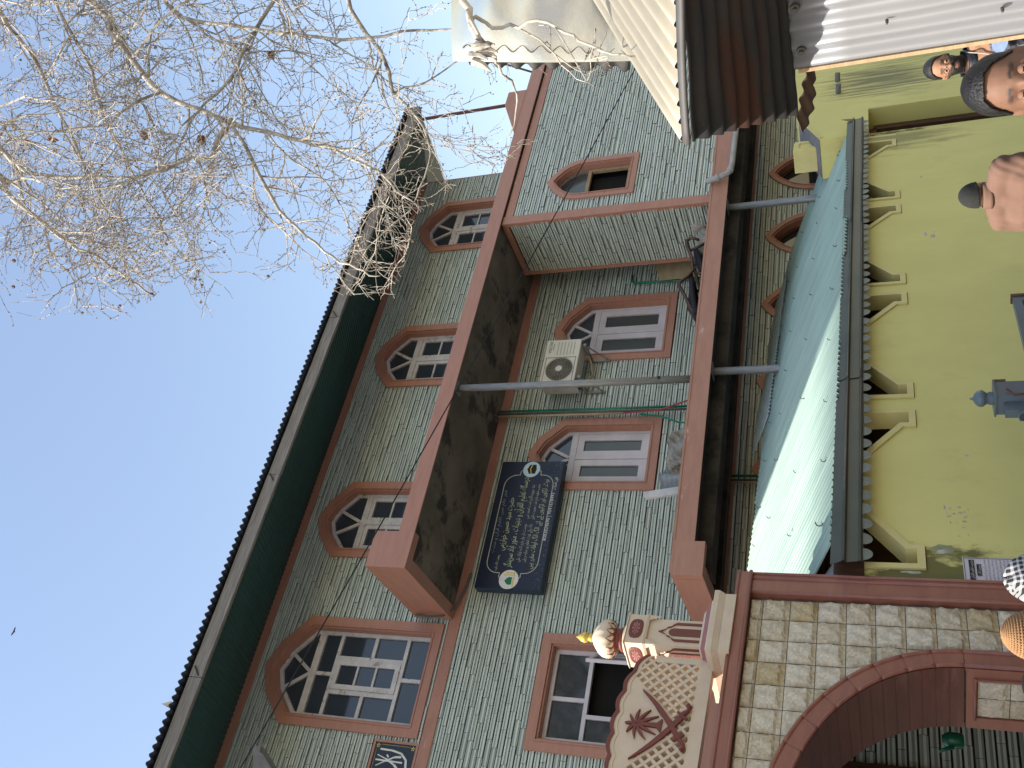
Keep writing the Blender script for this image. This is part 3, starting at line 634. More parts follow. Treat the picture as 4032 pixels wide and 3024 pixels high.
# rough stone tiles, each its own piece
PX, PZ = 0.1615, 0.1625
def stone_mesh(seed, keep=None, ox=0, oz=0, w=PX-.004, h=PZ-.004):
    r = np.random.default_rng(seed); nx = nz = 13; ex, ez = r.uniform(.12, .24), r.uniform(.10, .20); mb = MB(); ph = r.uniform(0, 6, 4)
    def H(u, v):
        e = min(u*1.6 + .018*math.sin(9*v+ph[0]), (1-u) + .02*math.sin(11*v+ph[1]) + .012*math.sin(27*v)); f = min(v + .028*math.sin(8*u+ph[2]) + .016*math.sin(21*u+ph[0]), (1-v)*1.8)
        t = 1/(1+math.exp(-(e-ex*.5)*60)); q = 1/(1+math.exp(-(f-ez)*60))
        return 0.003 + 0.030*t*q*(.75+.25*math.sin(3*u+2.3*v+ph[3])) + .004*math.sin(11*u-7*v+ph[1])*t*q
    fn = lambda u, v: (ox + w*u, 4.54 - (0 if u in (0, 1) or v in (0, 1) else H(u, v)) - .004, oz + h*v)
    for i in range(nx):
        for j in range(nz):
            if keep and not keep(ox + w*(i+.5)/nx, oz + h*(j+.5)/nz): continue
            P = [fn(i/nx, j/nz), fn((i+1)/nx, j/nz), fn((i+1)/nx, (j+1)/nz), fn(i/nx, (j+1)/nz)]; mb.add(P, [(0, 1, 2, 3)])
    return mb
SM = ['stone', 'stone_pale', 'stone_pale', 'stone_tan', 'stone_pale', 'stone_pale', 'stone']
protos = {}; zcol = 3.025
out = lambda s_, z_: ((s_-GC)/(GA+.05))**2 + (max(z_-GS, 0)/(GB+.05))**2 > 1
col_s = 4.212; row = 0; gb = Vector(BASE[gate.as_pointer()])
for ci in range(21):
    sx = 4.212 - PX*(ci+1) + .018*0
    if sx < 0.95: break
    zz = zcol - .075; ri = 0; hh = .072
    while zz > -0.02:
        h = hh if ri == 0 else PZ-.004
        inside = [out(sx + PX*a, zz + h*b) for a in (0.02, .98) for b in (0.02, .98)]
        if any(inside) and zz > -.01:
            k = random.randrange(8); m = random.choice(SM)
            if all(inside) and ri > 0:
                key = (k, m)
                if key not in protos:
                    b_ = stone_mesh(k*7+1); o = b_.build('stone_tile', m, None); o.parent = gate; o.location = Vector((sx, 0, zz)) - Vector((gb.x, gb.y, gb.z)); protos[key] = o
                else: share(protos[key], gate, Vector((sx, 0, zz)) - gb)
            else:
                b_ = stone_mesh(k*7+1, out if ri > 0 else None, sx, zz, h=h)
                if b_.f: b_.build('stone_tile', m, gate)
        zz -= PZ; ri += 1
# arch ring with half-round mouldings
T = np.linspace(0, math.pi, 41)
def ell(d, t): return (GC + (GA+d)*math.cos(t), GS + (GB+d)*math.sin(t))
for i in range(40):
    t0, t1 = T[i]+.0009, T[i+1]-.0009
    if i % 2 == 0:
        P = [ell(0.012, t) for t in np.linspace(t0, T[i+2]-.0008, 5)]; Q = [ell(.098, t) for t in np.linspace(t0, T[i+2]-.0008, 5)]
        mb = MB(); mb.ring(Q, P, 4.492, 4.545, closed=False); mb.build('arch_tile', 'gate_trim', gate)
        for d, rr in ((.004, .011), (.098, .012)):
            mb = MB(); mb.tube([(ell(d, t)[0], 4.493, ell(d, t)[1]) for t in np.linspace(t0, T[i+2]-.001, 6)], rr, 8); mb.build('arch_moulding', 'gate_trim', gate, smooth=True)
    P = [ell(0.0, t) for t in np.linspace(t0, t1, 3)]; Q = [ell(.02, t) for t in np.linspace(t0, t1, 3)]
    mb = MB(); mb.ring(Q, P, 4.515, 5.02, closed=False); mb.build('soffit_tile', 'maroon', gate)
for sg in (-1, 1):
    e = GC + sg*GA; mb = MB(); a, b = sorted((e + sg*.012, e + sg*.098)); mb.box(a, 4.492, 0, b, 4.545, GS-.003); mb.build('jamb_facing', 'gate_trim', gate)
    for d, rr in ((.004, .011), (.098, .012)):
        mb = MB(); mb.tube([(e + sg*d, 4.493, 0), (e + sg*d, 4.493, GS)], rr, 8); mb.build('jamb_moulding', 'gate_trim', gate, smooth=True)
    # stone panel let into the inner face of the jamb
    a, b = sorted((e, e + sg*.018)); f = MB()
    for q in ((4.515, 0, 4.60, GS-.01), (4.93, 0, 5.02, GS-.01), (4.60, GS-.06, 4.93, GS-.01)): f.box(a, q[0], q[1], b, q[2], q[3])
    f.build('jamb_border', 'gate_trim', gate)
    mb = MB(); x = e - sg*.004; mb.tube([(x, 4.60, 0), (x, 4.60, GS-.05)], .009, 6); mb.tube([(x, 4.59, GS-.055), (x, 4.94, GS-.055)], .009, 6); mb.build('jamb_bead', 'gate_trim', gate, smooth=True)
    for r_ in range(11):
        for c_ in range(2):
            y0 = 4.612 + c_*.158; z1 = GS-.07 - r_*PZ; h = PZ-.005; z0_ = z1-h
            b_ = stone_mesh(11+r_*3+c_); V = []
            for vx, vy, vz in b_.v: V.append((e + sg*.012 - sg*(4.54-vy)*.6, y0 + vx*.97, z0_ + vz))
            b_.v = V
            if sg < 0: b_.f = [q[::-1] for q in b_.f]
            b_.build('stone_tile', random.choice(SM), gate)
# border mouldings and coping
mb = MB(); mb.box(0.82, 4.47, 3.03, 4.385, 5.03, 3.105); mb.build('top_border', 'gate_trim', gate)
for zz in (3.035, 3.108):
    mb = MB(); mb.tube([(0.82, 4.472, zz), (4.39, 4.472, zz)], .013, 8); mb.build('border_moulding', 'gate_trim', gate, smooth=True)
for sa, sb_, sm in ((4.222, 4.385, (4.226, 4.345, 4.385)), (0.82, 0.98, (0.82, .86, .975))):
    mb = MB(); mb.box(sa, 4.49, 0, sb_, 5.03, 3.03); mb.build('side_border', 'gate_trim', gate)
    for q in sm:
        mb = MB(); mb.tube([(q, 4.49, 0), (q, 4.49, 3.03)], .011, 8); mb.build('border_moulding', 'gate_trim', gate, smooth=True)
mb = MB(); mb.box(4.386, 4.53, 2.66, 4.425, 5.0, 3.1); mb.build('side_block', 'gate_trim', gate)

# ------------------------------------------------------------------ turret on the gate
mat('cream_paint', (0.66, 0.53, 0.39), (0.60, 0.475, 0.345), 0.6, 8, bump=0.1, bscale=60, c3=(0.50, 0.40, 0.30), s3=6, lo3=.62, hi3=.8)
mat('oxide', (0.185, 0.045, 0.032), (0.15, 0.038, 0.028), 0.55, 8)
mat('rose_paint', (0.36, 0.15, 0.135), (0.30, 0.12, 0.11), 0.6, 8)
mat('gilt', (0.72, 0.52, 0.12), (0.62, 0.42, 0.09), 0.35, 8, metal=0.35)
tur = thing('gate_turret', 'cream turret with fluted dome and gilt finial on the gate corner', 'turret', (3.93, 4.66, 3.11), PH)
c = (3.93, 4.665)
def sq(mb, hw, z0, z1, hw2=None, mi=0):
    hw2 = hw2 or hw; mb.add([(c[0]-hw, c[1]-hw, z0), (c[0]+hw, c[1]-hw, z0), (c[0]+hw, c[1]+hw, z0), (c[0]-hw, c[1]+hw, z0), (c[0]-hw2, c[1]-hw2, z1), (c[0]+hw2, c[1]-hw2, z1), (c[0]+hw2, c[1]+hw2, z1), (c[0]-hw2, c[1]+hw2, z1)],
        [(0,3,2,1),(4,5,6,7),(0,1,5,4),(1,2,6,5),(2,3,7,6),(3,0,4,7)], mi)
mb = MB(); sq(mb, .225, 3.10, 3.165); sq(mb, .225, 3.166, 3.20, .24); sq(mb, .24, 3.201, 3.232); sq(mb, .205, 3.233, 3.25, .19); sq(mb, .150, 3.285, 3.30, .135); mb.build('plinth', 'cream_paint', tur)
mb = MB(); sq(mb, .185, 3.2505, 3.284, .155); mb.build('plinth_band', 'rose_paint', tur)
mb = MB(); sq(mb, .100, 3.29, 3.64); mb.build('shaft', 'cream_paint', tur)
mb = MB(); sq(mb, .118, 3.64, 3.655, .125); sq(mb, .116, 3.6555, 3.775); sq(mb, .125, 3.776, 3.788, .11)
for dx, dy in ((-1, -1), (1, -1), (-1, 1), (1, 1)): mb.add([(c[0]+dx*.117, c[1]+dy*.117, 3.642), (c[0]+dx*.075, c[1]+dy*.117, 3.642), (c[0]+dx*.117, c[1]+dy*.075, 3.642), (c[0]+dx*.112, c[1]+dy*.112, 3.56)], [(0,1,3),(1,2,3),(2,0,3),(0,2,1)])
mb.build('cap_block', 'cream_paint', tur)
def face_pts(P, side, d):
    """map flat u,z figures onto the four sides of the shaft"""
    o = []
    for u, z in P:
        if side == 0: o.append((c[0]+u, c[1]-d, z))
        elif side == 1: o.append((c[0]-d, c[1]-u, z))
        elif side == 2: o.append((c[0]-u, c[1]+d, z))
        else: o.append((c[0]+d, c[1]+u, z))
    return o
def oval(hw, hz, z, n=14): return [(hw*(abs(math.cos(t))**.7)*np.sign(math.cos(t)), z + hz*(abs(math.sin(t))**.7)*np.sign(math.sin(t))) for t in np.linspace(0, 2*math.pi, n, endpoint=False)]
for side in range(4):
    P = face_pts(oval(.078, .045, 3.715), side, .1185) ; Q = face_pts(oval(.062, .033, 3.715), side, .1215); mb = MB(); n = len(P)
    mb.add(P + Q, [(i, (i+1) % n, n+(i+1) % n, n+i) for i in range(n)] ); mb.add(face_pts(oval(.062, .033, 3.715), side, .1165+.003), [tuple(range(n))])
    o = mb.build('rosette_panel', 'oxide', tur)
    mb = MB()
    for k in range(8):
        a = k*math.pi/4; q = [(0, 3.715), (.036*math.cos(a-.25)*1.3, 3.715+.022*math.sin(a-.25)), (.055*math.cos(a), 3.715+.027*math.sin(a)), (.036*math.cos(a+.25)*1.3, 3.715+.022*math.sin(a+.25))]
        mb.add(face_pts(q, side, .1225), [(0, 1, 2, 3)])
    mb.build('rosette', 'rose_paint', tur)
    # cusped niche outline and inner niche
    def niche(w, z0, zs, zt): return [(-w, z0), (-w, zs), (-w*.85, zs+.02), (-w*.60, zs+.035), (-w*.52, zs+.055), (-w*.25, zs+.07), (0, zt), (w*.25, zs+.07), (w*.52, zs+.055), (w*.60, zs+.035), (w*.85, zs+.02), (w, zs), (w, z0)]
    A, B = niche(.074, 3.305, 3.46, 3.575), niche(.058, 3.305, 3.465, 3.553); mb = MB(); n = len(A)
    mb.add(face_pts(A, side, .1005) + face_pts(B, side, .1005) + face_pts(A, side, .108) + face_pts(B, side, .108), [(2*n+i, 2*n+i+1, 3*n+i+1, 3*n+i) for i in range(n-1)] + [(i, i+1, 2*n+i+1, 2*n+i) for i in range(n-1)] + [(n+i, 3*n+i, 3*n+i+1, n+i+1) for i in range(n-1)])
    mb.build('niche_outline', 'oxide', tur)
    P = [(-.030, 3.305), (.030, 3.305), (.030, 3.475)] + [(.030*math.cos(t), 3.475+.035*math.sin(t)) for t in np.linspace(.3, math.pi-.3, 6)] + [(-.030, 3.475)]
    mb = MB(); mb.add(face_pts(P, side, .104), [tuple(range(len(P)))]); mb.add(face_pts(P, side, .1008) + face_pts(P, side, .104), [(i, (i+1) % len(P), len(P)+(i+1) % len(P), len(P)+i) for i in range(len(P))]); mb.build('niche', 'oxide', tur)
mb = MB(); mb.lathe([(.10, 3.788), (.10, 3.798), (.085, 3.806), (.068, 3.812)], (c[0], c[1], 0), 20); mb.build('neck_step', 'cream_paint', tur, smooth=True)
mb = MB(); mb.lathe([(.066, 3.808), (.075, 3.816), (.078, 3.826), (.072, 3.834), (.062, 3.838), (.07, 3.846), (.072, 3.854), (.06, 3.862)], (c[0], c[1], 0), 24)
mb.build('neck_ring', 'oxide', tur, smooth=True)
flute = lambda a, i: 1 - .05*abs(math.sin(7*a))**.6
mb = MB(); mb.lathe([(.07, 3.858), (.105, 3.872), (.122, 3.895), (.126, 3.92), (.118, 3.95), (.095, 3.98), (.06, 4.005), (.03, 4.02), (.02, 4.03)], (c[0], c[1], 0), 56, mod=flute); mb.build('dome', 'cream_paint', tur, smooth=True)
mb = MB()
for k in range(14):
    a0 = 2*math.pi*k/14; P = []
    for da, r_, z_ in ((-.22, .073, 3.858), (.22, .073, 3.858), (.20, .112, 3.876), (.0, .1275, 3.905), (-.20, .112, 3.876)): P.append((c[0]+r_*math.cos(a0+da), c[1]+r_*math.sin(a0+da), z_-.001))
    mb.add(P, [(0, 1, 2, 3, 4)])
mb.build('leaf_collar', 'oxide', tur)
mb = MB(); mb.lathe([(.022, 4.022), (.03, 4.035), (.022, 4.048), (.018, 4.055), (.03, 4.062), (.036, 4.08), (.03, 4.10), (.018, 4.115), (.008, 4.128), (.001, 4.14)], (c[0], c[1], 0), 16); mb.build('finial', 'gilt', tur, smooth=True)

# ------------------------------------------------------------------ pierced parapet screen with palm and crossed swords
scr = thing('parapet_screen', 'cream pierced lattice screen with maroon palm tree and crossed swords', 'screen', (3.28, 4.64, 3.11), PH)
SC, N0, N1 = 3.28, 4.615, 4.665
def crest(s):
    u = abs(s-SC)/.52
    if u >= 1: return 3.27
    base = 3.555 + .185*math.sqrt(max(0, 1-(u*.98)**2.2)); return base + .018*abs(math.sin(u*math.pi*3.5+.5*math.pi))
def inside(s, z): return abs(s-SC) < .50 and 3.275 < z < crest(s) - .03
def solid_(s, z):
    du = abs(s-SC); return z > 3.425 + du*0.72 and z < crest(s)-.02 and du < .36
mb = MB(); mb.box(SC-.54, N0-.01, 3.215, SC+.50, N1+.01, 3.27); mb.box(SC-.56, N0-.02, 3.11, SC-.46, N1+.02, 3.56); mb.build('rail', 'cream_paint', scr)
mb = MB(); pit, bw = .0495, .0175
for sgn in (-1, 1):
    for k in range(-30, 31):
        c0 = k*pit*math.sqrt(2); run = None
        for i in range(0, 121):
            s_ = SC - .52 + 1.04*i/120; z_ = 3.27 + c0 + sgn*(s_-SC); ok = inside(s_, z_) and not solid_(s_, z_)
            if ok and run is None: run = (s_, z_)
            if (not ok or i == 120) and run is not None:
                if abs(s_-run[0]) > .012: bar(mb, run, (s_ + (.008 if ok else 0.004), z_ + sgn*.004), bw, N0+.002 + (.0015 if sgn > 0 else 0), N1)
                run = None
mb.build('lattice', 'cream_paint', scr)
ssn = np.linspace(SC-.50, SC+.50, 90)
mb = MB(); mb.ring([(s_, crest(s_)-.022) for s_ in ssn][::-1], [(s_, crest(s_)-.045) for s_ in ssn][::-1], N0, N1+.002, closed=False); mb.build('inner_edge', 'cream_paint', scr)
mb = MB(); mb.ring([(s_, crest(s_)) for s_ in ssn][::-1], [(s_, crest(s_)-.022) for s_ in ssn][::-1], N0-.008, N1-.004, closed=False); mb.build('crest_band', 'oxide', scr)
mb = MB(); mb.ring([(s_, crest(s_)-.0005) for s_ in ssn][::-1], [(s_, crest(s_)-.02) for s_ in ssn][::-1], N1-.003, N1+.03, closed=False); mb.build('crest_back', 'cream_paint', scr)
mb = MB(); s1 = np.linspace(SC-.34, SC+.34, 60); mb.ring([(s_, crest(s_)-.035) for s_ in s1][::-1], [(s_, min(3.42+abs(s_-SC)*.72, crest(s_)-.04)) for s_ in s1][::-1], N0+.004, N1+.001, closed=False); mb.build('emblem_field', 'cream_paint', scr)
mb = MB(); mb.box(SC-.50, N0+.001, 3.268, SC+.50, N1+.003, 3.295); mb.box(SC+.455, N0+.0005, 3.29, SC+.50, N1+.0025, 3.56); mb.build('screen_border', 'cream_paint', scr)
# palm
mb = MB(); mb.prism([(SC-.016, 3.47), (SC+.016, 3.47), (SC+.009, 3.60), (SC-.009, 3.60)], N0-.010, N0+.006); mb.prism([(SC-.045, 3.455), (SC+.045, 3.455), (SC+.012, 3.485), (SC-.012, 3.485)], N0-.012, N0+.006)
for a in range(9):
    t = R(-55 + a*(290/8)); ctr = np.array((SC, 3.60)); d = np.array((math.cos(t), math.sin(t))); pv = np.array((-d[1], d[0])); up = []; dn = []
    for q in np.linspace(0, 1, 8):
        bend = -np.array((0, 1.0))*.035*q*q; wv = .009*math.sin(math.pi*min(1, q*.92+.06)); p_ = ctr + d*.105*q + bend; up.append(p_ + pv*wv); dn.append(p_ - pv*wv)
    mb.prism([tuple(p) for p in dn + up[::-1]], N0-.011, N0+.006)
mb.build('palm_emblem', 'oxide', scr)
for sgn in (-1, 1):
    mb = MB(); P = []; Q = []
    for q in np.linspace(0, 1, 14):
        # blade from hilt low on one side to tip high on the other
        s_ = SC - sgn*(.075 - .31*q); z_ = 3.345 + .205*q + .055*q*q*q; w = .014*(1-q**4) + .001
        P.append((s_ + sgn*w*.55, z_ - w*.85)); Q.append((s_ - sgn*w*.55, z_ + w*.85))
    poly = P + Q[::-1]
    if sgn < 0: poly = poly[::-1]
    mb.prism(poly, N0-.013-(.004 if sgn > 0 else 0), N0+.006)
    h0 = np.array((SC - sgn*.075, 3.345)); mb.tube([(h0[0]+sgn*.025, N0-.014, h0[1]-.03), (h0[0], N0-.014, h0[1]), (h0[0]-sgn*.022, N0-.014, h0[1]+.028)], .009, 6)
    mb.tube([(h0[0], N0-.012, h0[1]), (h0[0]-sgn*.035, N0-.012, h0[1]-.03), (h0[0]-sgn*.06, N0-.012, h0[1]-.036), (h0[0]-sgn*.075, N0-.012, h0[1]-.022)], [.011, .012, .013, .015], 8)
    mb.build('sword_emblem', 'oxide', scr)
# ------------------------------------------------------------------ writing (joined Arabic letter forms, set from the built-in font)
FORM = {'ا': (0xFE8D, 2), 'آ': (0xFE81, 2), 'ب': (0xFE8F, 4), 'پ': (0xFB56, 4), 'ت': (0xFE95, 4), 'ٹ': (0xFB66, 4), 'ث': (0xFE99, 4), 'ج': (0xFE9D, 4), 'چ': (0xFB7A, 4), 'ح': (0xFEA1, 4), 'خ': (0xFEA5, 4),
        'د': (0xFEA9, 2), 'ذ': (0xFEAB, 2), 'ر': (0xFEAD, 2), 'ڑ': (0xFB8C, 2), 'ز': (0xFEAF, 2), 'س': (0xFEB1, 4), 'ش': (0xFEB5, 4), 'ص': (0xFEB9, 4), 'ض': (0xFEBD, 4), 'ط': (0xFEC1, 4), 'ظ': (0xFEC5, 4), 'ع': (0xFEC9, 4), 'غ': (0xFECD, 4),
        'ف': (0xFED1, 4), 'ق': (0xFED5, 4), 'ک': (0xFB8E, 4), 'گ': (0xFB92, 4), 'ل': (0xFEDD, 4), 'م': (0xFEE1, 4), 'ن': (0xFEE5, 4), 'ں': (0xFB9E, 2), 'و': (0xFEED, 2), 'ہ': (0xFBA6, 4), 'ھ': (0xFBAA, 4), 'ی': (0xFBFC, 4), 'ے': (0xFBAE, 2), 'ئ': (0xFE89, 4), 'ه': (0xFEE9, 4)}
def shape(t):
    out = []; n = len(t)
    for i, ch in enumerate(t):
        if ch not in FORM: out.append(ch); continue
        b, k = FORM[ch]; pj = i > 0 and t[i-1] in FORM and FORM[t[i-1]][1] == 4; nj = i+1 < n and t[i+1] in FORM and k == 4
        f = 0 if not pj and not nj else 1 if pj and not nj else 2 if nj and not pj else 3
        out.append(chr(b + f))
    return ''.join(out[::-1])
def text(body, size, mat_, parent, place, width=None, name='lettering', shaped=True, shear=0, align='CENTER', depth=0.0):
    """flat lettering; place(u, v) gives the parent-frame point for text coordinates"""
    cu = bpy.data.curves.new('txt', 'FONT'); cu.body = shape(body) if shaped else body; cu.size = size; cu.align_x = align; cu.align_y = 'CENTER'; cu.shear = shear; cu.resolution_u = 3; cu.extrude = 0
    if width == 'bold': cu.offset = size*.025
    ob = bpy.data.objects.new('txt', cu); COL.objects.link(ob); bpy.context.view_layer.update()
    me = bpy.data.meshes.new_from_object(ob); COL.objects.unlink(ob); bpy.data.objects.remove(ob); bpy.data.curves.remove(cu)
    me.name = name; b = Vector(BASE.get(parent.as_pointer(), (0, 0, 0)))
    xs = [v.co.x for v in me.vertices]; k = 1.0
    if width and width != 'bold' and xs: k = width / max(1e-6, max(xs)-min(xs))
    for v in me.vertices: v.co = Vector(place(v.co.x*k, v.co.y)) - b
    me.materials.append(MATS[mat_]); o = bpy.data.objects.new(name, me); COL.objects.link(o); o.parent = parent; o['kind'] = 'stuff'; BASE[o.as_pointer()] = tuple(b); return o

# ------------------------------------------------------------------ signboard
sg = thing('signboard', 'dark navy signboard with gold border and Urdu lettering fixed over the window', 'sign', (4.63, 10.52, 6.41))
YS = 10.52; X0, X1, Z0_, Z1_ = 4.62, 6.54, 6.40, 7.32
mb = MB(); mb.box(X0, YS, Z0_, X1, YS+.004, Z1_); mb.build('sign_face', 'sign_navy', sg)
mb = MB(); mb.box(X0+.001, YS+.0045, Z0_+.001, X1-.001, YS+.15, Z1_-.001); mb.build('sign_box', 'sign_side', sg)
xc, zc = (X0+X1)/2, (Z0_+Z1_)/2
def cart(t):
    """rounded cartouche outline with notched ends"""
    pts = []
    hw, hh, r = .74, .36, .17
    for sx, sz, a0 in ((1, 1, 0), (-1, 1, 90), (-1, -1, 180), (1, -1, 270)):
        arc = [(hw - r + r*math.cos(R(a)), hh - r + r*math.sin(R(a))) for a in np.linspace(0, 90, 7)]
        arc = [(hw + .09, 0.10), (hw + .06, 0.15), (hw, hh - r - .04)] + arc
        arc = [(sx*x, sz*z) for x, z in arc]
        if sx*sz < 0: arc = arc[::-1]
        pts += arc
    return pts
P = cart(0); mb = MB()
for a, b in zip(P, P[1:] + P[:1]):
    a = np.array(a) + (xc, zc); b = np.array(b) + (xc, zc)
    if np.linalg.norm(a-b) > 1e-6: bar(mb, a, b, .010, YS-.0022, YS-.0005)
mb.build('gold_border', 'sign_gold', sg)
def disc(mb, x, z, r, y, n=28): mb.prism([(x + r*math.cos(2*math.pi*i/n), z + r*math.sin(2*math.pi*i/n)) for i in range(n)], y, y+.0015)
mb = MB(); disc(mb, X0+.13, zc, .135, YS-.003); mb.build('left_medallion', 'sign_white', sg)
mb = MB(); mb.prism([(X0+.11-.05, zc-.045), (X0+.11+.05, zc-.045), (X0+.11+.055, zc-.0), (X0+.11+.035, zc+.03), (X0+.11, zc+.055), (X0+.11-.035, zc+.03), (X0+.11-.055, zc)], YS-.0045, YS-.0032); mb.build('green_dome_print', 'dome_green', sg)
mb = MB(); mb.box(X0+.03, YS-.0044, zc-.075, X0+.23, YS-.0033, zc-.055); mb.box(X0+.185, YS-.0042, zc-.05, X0+.20, YS-.0032, zc+.08); mb.box(X0+.215, YS-.0042, zc-.05, X0+.23, YS-.0032, zc+.05); mb.build('minaret_print', 'gilt', sg)
mb = MB(); disc(mb, X1-.13, zc-.0, .125, YS-.003); mb.build('right_medallion', 'sign_sky', sg)
mb = MB(); mb.prism([(X1-.20, zc-.06), (X1-.125, zc-.075), (X1-.055, zc-.06), (X1-.055, zc+.03), (X1-.125, zc+.065), (X1-.20, zc+.03)], YS-.0045, YS-.0032); mb.build('cube_print', 'ink', sg)
mb = MB(); mb.prism([(X1-.20, zc+.0), (X1-.125, zc+.022), (X1-.055, zc), (X1-.055, zc-.012), (X1-.125, zc+.01), (X1-.20, zc-.012)], YS-.0052, YS-.0047); mb.build('cube_band_print', 'gilt', sg)
def onsign(x, z): return lambda u, v: (x + u, YS-.003, z + v)
text('فخر عالم میں تعلیم قرآن و سنت', .075, 'sign_dots', sg, onsign(xc+.02, zc+.315), .95)
text('حضرت سید حسین خوارزمی', .12, 'sign_text', sg, onsign(xc-.02, zc+.20), .80)
text('رحمت اللہ علیہ', .06, 'sign_text', sg, onsign(xc-.60, zc+.215), .22)
text('درسگاہ تعلیم القرآن و دینیات ، منور آباد سرینگر', .135, 'sign_text', sg, onsign(xc+.02, zc+.055), 1.36)
text('بندہ پروردگارم امت احمد نبی', .07, 'sign_gold', sg, onsign(xc+.32, zc-.075), .52); text('دوست دار چار یارم تا بہ اولاد علی', .07, 'sign_gold', sg, onsign(xc-.30, zc-.075), .56)
text('مذہب حنفیہ دارم ملت حضرت خلیل', .07, 'sign_gold', sg, onsign(xc+.32, zc-.155), .54); text('خاک پائے غوث اعظم زیر سایہ ہر ولی', .07, 'sign_gold', sg, onsign(xc-.30, zc-.155), .56)
text('نوٹ۔ لڑکوں اور لڑکیوں کے لئے الگ الگ اوقات مقرر ہیں', .10, 'sign_text', sg, onsign(xc, zc-.255), 1.34)
text('8082824690 | 9541678493', .068, 'sign_white', sg, onsign(xc+.10, zc-.385), .72, shaped=False); text('فون نمبرات۔', .07, 'sign_white', sg, onsign(xc+.60, zc-.385), .2)
mb = MB(); r_ = random.Random(4)
for i in range(260):
    x = r_.uniform(X0+.02, X1-.02); z = Z0_ + .02 + abs(r_.gauss(0, .11)); q = r_.uniform(.0015, .004)
    if (abs(x-xc) < .55 and z > zc-.40) or z > zc-.1: continue
    mb.box(x-q, YS-.0016, z-q, x+q, YS-.0006, z+q)
mb.build('printed_specks', 'sign_dots', sg)['kind'] = 'stuff'
# ------------------------------------------------------------------ calligraphy plaque at the left
pq = thing('calligraphy_plaque', 'black plaque with white calligraphy and salmon edge beside the large window', 'plaque', (2.05, F0-.03, 7.66))
mb = MB(); P = quad(1.55, 2.64, 7.66, 8.28); mb.ring(P, rect_inset(P, .03), F0-.045, F0-.02); mb.build('plaque_edge', 'salmon', pq)
mb = MB(); mb.box(1.57, F0-.032, 7.68, 2.62, F0-.021, 8.26); mb.build('plaque_face', 'plaque', pq)
def stroke(mb, pts, w, y):
    for (a, b), q in zip(zip(pts[:-1], pts[1:]), np.linspace(w[0], w[1], len(pts)-1)): bar(mb, a, b, q, y, y+.001)
mb = MB(); yy = F0-.034
stroke(mb, [(2.53, 8.17), (2.525, 8.0), (2.50, 7.87), (2.43, 7.79), (2.33, 7.77)], (.022, .028), yy)
stroke(mb, [(2.46, 8.19), (2.42, 8.06), (2.36, 7.93), (2.30, 7.86)], (.012, .03), yy-.0012)
stroke(mb, [(2.33, 8.18), (2.40, 8.05), (2.45, 7.95), (2.46, 7.86)], (.012, .026), yy-.0024)
stroke(mb, [(2.40, 8.20), (2.395, 7.83)], (.02, .022), yy-.0036); stroke(mb, [(2.26, 8.2), (2.25, 7.9), (2.1, 7.8), (1.9, 7.85)], (.02, .03), yy)
stroke(mb, [(2.1, 8.15), (2.0, 7.95), (1.8, 7.85)], (.02, .03), yy-.001); stroke(mb, [(2.47, 8.06), (2.44, 8.03)], (.02, .02), yy-.004)
mb.build('white_calligraphy', 'sign_white', pq)
mb = MB()
for x, z in ((2.57, 8.21), (2.57, 7.73)):
    for k in range(5): a = k*1.257; mb.prism([(x, z), (x+.022*math.cos(a-.3), z+.022*math.sin(a-.3)), (x+.03*math.cos(a), z+.03*math.sin(a)), (x+.022*math.cos(a+.3), z+.022*math.sin(a+.3))], F0-.0335, F0-.0322)
bar(mb, (2.585, 8.17), (2.585, 7.77), .003, F0-.0335, F0-.0322); bar(mb, (2.53, 8.225), (1.7, 8.225), .003, F0-.0335, F0-.0322); mb.build('corner_ornament', 'gilt', pq)

# ------------------------------------------------------------------ air-conditioner outdoor unit
ac = thing('air_conditioner', 'cream outdoor air-conditioner unit with round fan grille on wall brackets', 'air conditioner', (8.15, 10.45, 6.40))
A0, A1, B0, B1, YA = 7.76, 8.54, 6.40, 6.94, 10.30
mb = MB(); mb.box(A0, YA, B0, A1, YA+.27, B1); o = mb.build('casing', 'ac_body', ac); bv = o.modifiers.new('b', 'BEVEL'); bv.width = .012; bv.segments = 2
fx, fz, fr_ = 7.985, 6.665, .205
mb = MB(); n = 36; mb.prism([(fx+fr_*math.cos(2*math.pi*i/n), fz+fr_*math.sin(2*math.pi*i/n)) for i in range(n)], YA-.003, YA-.001); mb.build('fan_opening', 'ac_dark', ac)
mb = MB()
for k in range(3):
    a0 = k*2.094+.4; P = [(fx+.05*math.cos(a0), fz+.05*math.sin(a0)), (fx+.19*math.cos(a0+.15), fz+.19*math.sin(a0+.15)), (fx+.195*math.cos(a0+.7), fz+.195*math.sin(a0+.7)), (fx+.16*math.cos(a0+1.1), fz+.16*math.sin(a0+1.1)), (fx+.05*math.cos(a0+.9), fz+.05*math.sin(a0+.9))]
    mb.prism(P, YA-.007, YA-.004)
mb.build('fan_blades', 'black', ac)
mb = MB()
for q in (.06, .085, .11, .135, .16, .185, .207): mb.ring([(fx+(q+.0035)*math.cos(2*math.pi*i/n), fz+(q+.0035)*math.sin(2*math.pi*i/n)) for i in range(n)], [(fx+q*math.cos(2*math.pi*i/n), fz+q*math.sin(2*math.pi*i/n)) for i in range(n)], YA-.018, YA-.014)
for k in range(28):
    a = 2*math.pi*k/28; bar(mb, (fx+.05*math.cos(a), fz+.05*math.sin(a)), (fx+.208*math.cos(a), fz+.208*math.sin(a)), .004, YA-.0175, YA-.0145)
mb.build('fan_grille', 'ac_grille', ac)
mb = MB(); disc(mb, fx, fz, .05, YA-.022, 20); mb.build('grille_hub', 'ac_body', ac)
